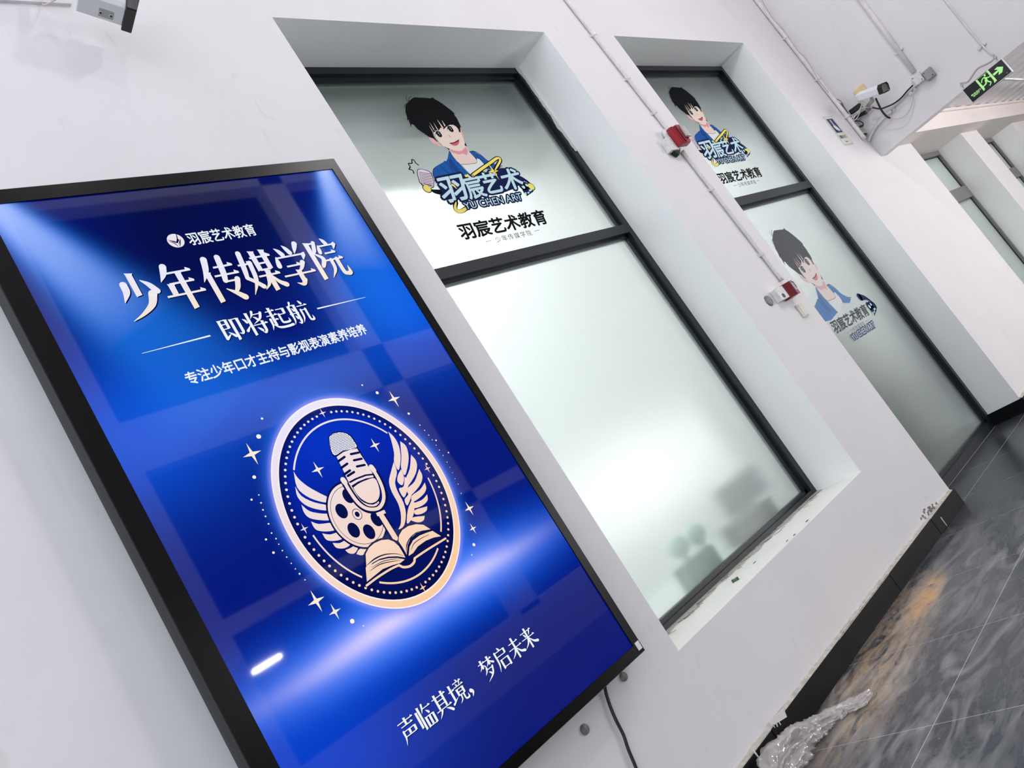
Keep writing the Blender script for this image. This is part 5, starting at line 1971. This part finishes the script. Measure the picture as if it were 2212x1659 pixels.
# ---------------------------------------------------------------- crumpled film on the floor
def plastic():
    random.seed(21)
    axis = [WZ(*q) for q in ((1884, 1497), (1862, 1522), (1830, 1538), (1795, 1560), (1765, 1588), (1732, 1622), (1706, 1668), (1690, 1715))]
    wid = [.012, .050, .052, .060, .085, .115, .115, .06]
    hts = [.015, .028, .03, .035, .05, .075, .08, .04]
    n, m_ = 130, 72
    sm = smooth_pts([a_.copy() for a_ in axis], 16)
    V_, F_ = [], []
    for i in range(n):
        t = i / (n - 1)
        k = t * (len(sm) - 1)
        i0 = min(int(k), len(sm) - 2)
        c = sm[i0].lerp(sm[i0 + 1], k - i0)
        tg = (sm[i0 + 1] - sm[i0]).normalized()
        nr = Vector((-tg.y, tg.x, 0))
        kk = t * (len(wid) - 1)
        j0 = min(int(kk), len(wid) - 2)
        w_ = wid[j0] * (1 - kk + j0) + wid[j0 + 1] * (kk - j0)
        h_ = hts[j0] * (1 - kk + j0) + hts[j0 + 1] * (kk - j0)
        w_ *= 1 + .35 * noise.noise((t * 9, 5, 0)) + .18 * noise.noise((t * 31, 2, 0))
        for j in range(m_):
            a_ = 2 * PI * j / m_
            q1 = 1 - abs(noise.noise((t * 6, math.cos(a_) * 1.7 + t * 2, math.sin(a_) * 1.7))) * .9
            q2 = 1 - abs(noise.noise((t * 15, math.cos(a_ + t * 3) * 3.4, math.sin(a_ + t * 3) * 3.4))) * .45
            q2 *= 1 - abs(noise.noise((t * 60, math.cos(a_ + t * 9) * 6, math.sin(a_ + t * 9) * 6))) * .16
            r_ = q1 * q2
            p = c + nr * (math.cos(a_) * w_ * r_) + Vector((0, 0, max(0.001, h_ * .5 + math.sin(a_) * h_ * .75 * r_)))
            p += Vector((noise.noise((p.x * 40, p.y * 40, 1)), noise.noise((p.x * 40, p.y * 40, 7)), 0)) * .006
            if p.y > -SP - .003:
                p.y = -SP - .003 - random.random() * .001
            V_.append(p)
    for i in range(n - 1):
        for j in range(m_):
            F_.append((i * m_ + j, i * m_ + (j + 1) % m_, (i + 1) * m_ + (j + 1) % m_, (i + 1) * m_ + j))
    mm = bpy.data.materials.new('clear_film')
    mm.use_nodes = True
    N, L = mm.node_tree.nodes, mm.node_tree.links
    N.remove(N['Principled BSDF'])
    tr = N.new('ShaderNodeBsdfTransparent')
    tr.inputs[0].default_value = (.985, .98, .98, 1)
    df = N.new('ShaderNodeBsdfDiffuse')
    df.inputs[0].default_value = lin((250, 240, 238))
    tl = N.new('ShaderNodeBsdfTranslucent')
    tl.inputs[0].default_value = lin((250, 240, 238))
    gs = N.new('ShaderNodeBsdfGlossy')
    gs.inputs['Roughness'].default_value = .12
    m1, m2, m3 = (N.new('ShaderNodeMixShader') for _ in range(3))
    m1.inputs[0].default_value = .35
    L.new(df.outputs[0], m1.inputs[1])
    L.new(tl.outputs[0], m1.inputs[2])
    m2.inputs[0].default_value = .38
    L.new(tr.outputs[0], m2.inputs[1])
    L.new(m1.outputs[0], m2.inputs[2])
    m3.inputs[0].default_value = .2
    L.new(m2.outputs[0], m3.inputs[1])
    L.new(gs.outputs[0], m3.inputs[2])
    L.new(m3.outputs[0], N['Material Output'].inputs[0])
    tag(obj('plastic_film', V_, F_, mm, None, True), 'crumpled clear plastic film lying on the floor against the black skirting', 'plastic film')


plastic()

# ---------------------------------------------------------------- things showing blurred through the frosted glass
yb = .40


def planter():
    a_, b_ = WY(1508, 1272, yb), WY(1565, 1215, yb)
    x0, x1 = a_.x, WY(1562, 1212, yb).x
    z0, z1 = .50, .50 + .115
    o = empty('planter_box', 'pale green planter box with two round balls, blurred behind the frosted glass', 'planter', ((x0 + x1) / 2, yb + .07, z0))
    mg = mat('planter_green', (74, 124, 108), .6)
    MB().box(x0, x1, yb, yb + .08, z0, z1).build('box', mg, o, bevel=.004)
    for (px_, py_) in ((1463, 1182), (1500, 1155)):
        c = WY(px_, py_, yb + .05)
        c.z = max(c.z, z1 + .06)
        MB().tube([Vector((c.x + .01, c.y, z1 - .01)), c], .008, 8).build('stem', mg, o)
        MB().lathe(c, (0, 0, 1), [(.052 * math.sin(t), max(.0005, .052 * math.cos(t))) for t in [(-PI / 2 + PI * k / 12) for k in range(13)]], 20).build('ball', mat('ball_pale', (190, 222, 206), .6), o, smooth=True)


planter()
bx0, bx1, bz1 = WY(1615, 1165, .44).x, WY(1680, 1112, .44).x, WY(1600, 1122, .44).z
o = empty('storage_box', 'dark grey green box blurred behind the lower right of the frosted window', 'box', ((bx0 + bx1) / 2, .5, .5))
MB().box(bx0, bx1, .42, .56, .50, bz1 - .01).build('body', mat('box_dark', (44, 70, 68), .6), o, bevel=.004)
MB().box(bx0 - .005, bx1 + .005, .412, .57, bz1 - .01, bz1).build('lid', mat('box_lid', (70, 98, 94), .6), o, bevel=.004)
o = empty('inner_shelf', 'pale counter behind the first frosted window', 'counter', (2.3, .8, 0))
MB().box(.9, 3.42, .402, .95, .46, .50).build('top', mat('counter_pale', (220, 226, 220), .5), o)
MB().box(.9, 3.42, .42, .90, 0, .46).build('front', mat('counter_side', (206, 212, 206), .5), o)
o = empty('inner_monitor', 'dim dark shape above the box behind the frosted window', 'monitor', (3.05, .95, .5))
mx0, mx1, mz1 = WY(1590, 1130, .62).x, WY(1662, 1062, .62).x, WY(1580, 1035, .62).z
MB().box(mx0, mx1, .62, .65, .60, mz1).build('monitor_back', mat('monitor_dark', (40, 62, 70), .5), o, bevel=.004)
MB().box((mx0 + mx1) / 2 - .04, (mx0 + mx1) / 2 + .04, .65, .70, .50, .62).build('monitor_stand', mat('monitor_dark', (40, 62, 70), .5), o)
o = empty('inner_cabinet', 'dark cabinet blurred behind the lower pane of the farther window', 'cabinet', (4.7, 1.2, 0))
MB().box(4.0, 5.6, .75, 1.3, 0, 1.15).build('cabinet_body', mat('cabinet_dark', (58, 66, 58), .6), o, bevel=.005)
MB().box(3.98, 5.62, .73, 1.32, 1.15, 1.18).build('cabinet_top', mat('cabinet_top', (104, 112, 104), .5), o)
for k in range(3):
    MB().box(4.03 + k * .53, 4.53 + k * .53, .735, .75, .08, 1.12).build('cabinet_door', mat('cabinet_dark', (58, 66, 58), .6), o, bevel=.002)

# lit strip on the opposite side, mirrored in the glass of the screen
m_em = bpy.data.materials.new('lamp_glow')
m_em.use_nodes = True
bb_ = m_em.node_tree.nodes['Principled BSDF']
bb_.inputs['Emission Color'].default_value = (1, 1, 1, 1)
bb_.inputs['Emission Strength'].default_value = 22
o = empty('strip_lamp', 'white strip lamp opposite, mirrored low at the left of the screen', 'lamp', (2.0, -5.3, 1.4))
MB().box(1.93, 2.17, -5.16, -5.13, 1.39, 1.405).build('tube', m_em, o)
MB().box(1.88, 2.24, -5.32, -5.28, 1.38, 1.43).build('lamp_body', M_WPIPE, o)
M_LAMP = mat('lamp_shell', (236, 236, 236), .4)


def pendant(label, x, y, z, top, grp):
    o = empty('pendant_lamp', label, 'lamp', (x, y, z), grp)
    MB().lathe((x, y, z + .17), (0, 0, 1), [(0, .10), (.02, .11), (.05, .05), (.08, .02)], 20).build('lamp_cap', M_LAMP, o, smooth=True)
    MB().tube([(x, y, z + .25), (x, y, top)], .006, 6).build('rod', M_GREY, o)


for xx_, lab in ((7.5, 'small lamp hung nearest beyond the cross beam'), (9.8, 'small lamp hung second beyond the cross beam'), (12.4, 'small lamp hung farthest beyond the cross beam')):
    o = empty('ceiling_lamp', lab, 'lamp', (xx_, -1.5, 2.25), 'small lamps under the ribbed ceiling')
    MB().tube([(xx_, -1.5, 2.28), (xx_, -1.5, 2.43)], .008, 8).build('rod', M_GREY, o)
    MB().lathe((xx_, -1.5, 2.24), (0, 0, 1), [(0, .05), (.02, .055), (.05, .03)], 16).build('lamp_cap', M_LAMP, o)
for xx_, lab in ((1.6, 'lamp hung high in the hall, middle one'), (4.0, 'lamp hung high in the hall nearest the cross beam')):
    pendant(lab, xx_, -2.4 if xx_ < 3 else -3.0, 5.0, 6.9, 'lamps hung high in the hall')
pendant('lamp hung high in the hall above and left of the viewer', -1.7, -1.4, 5.0, 6.9, 'lamps hung high in the hall')
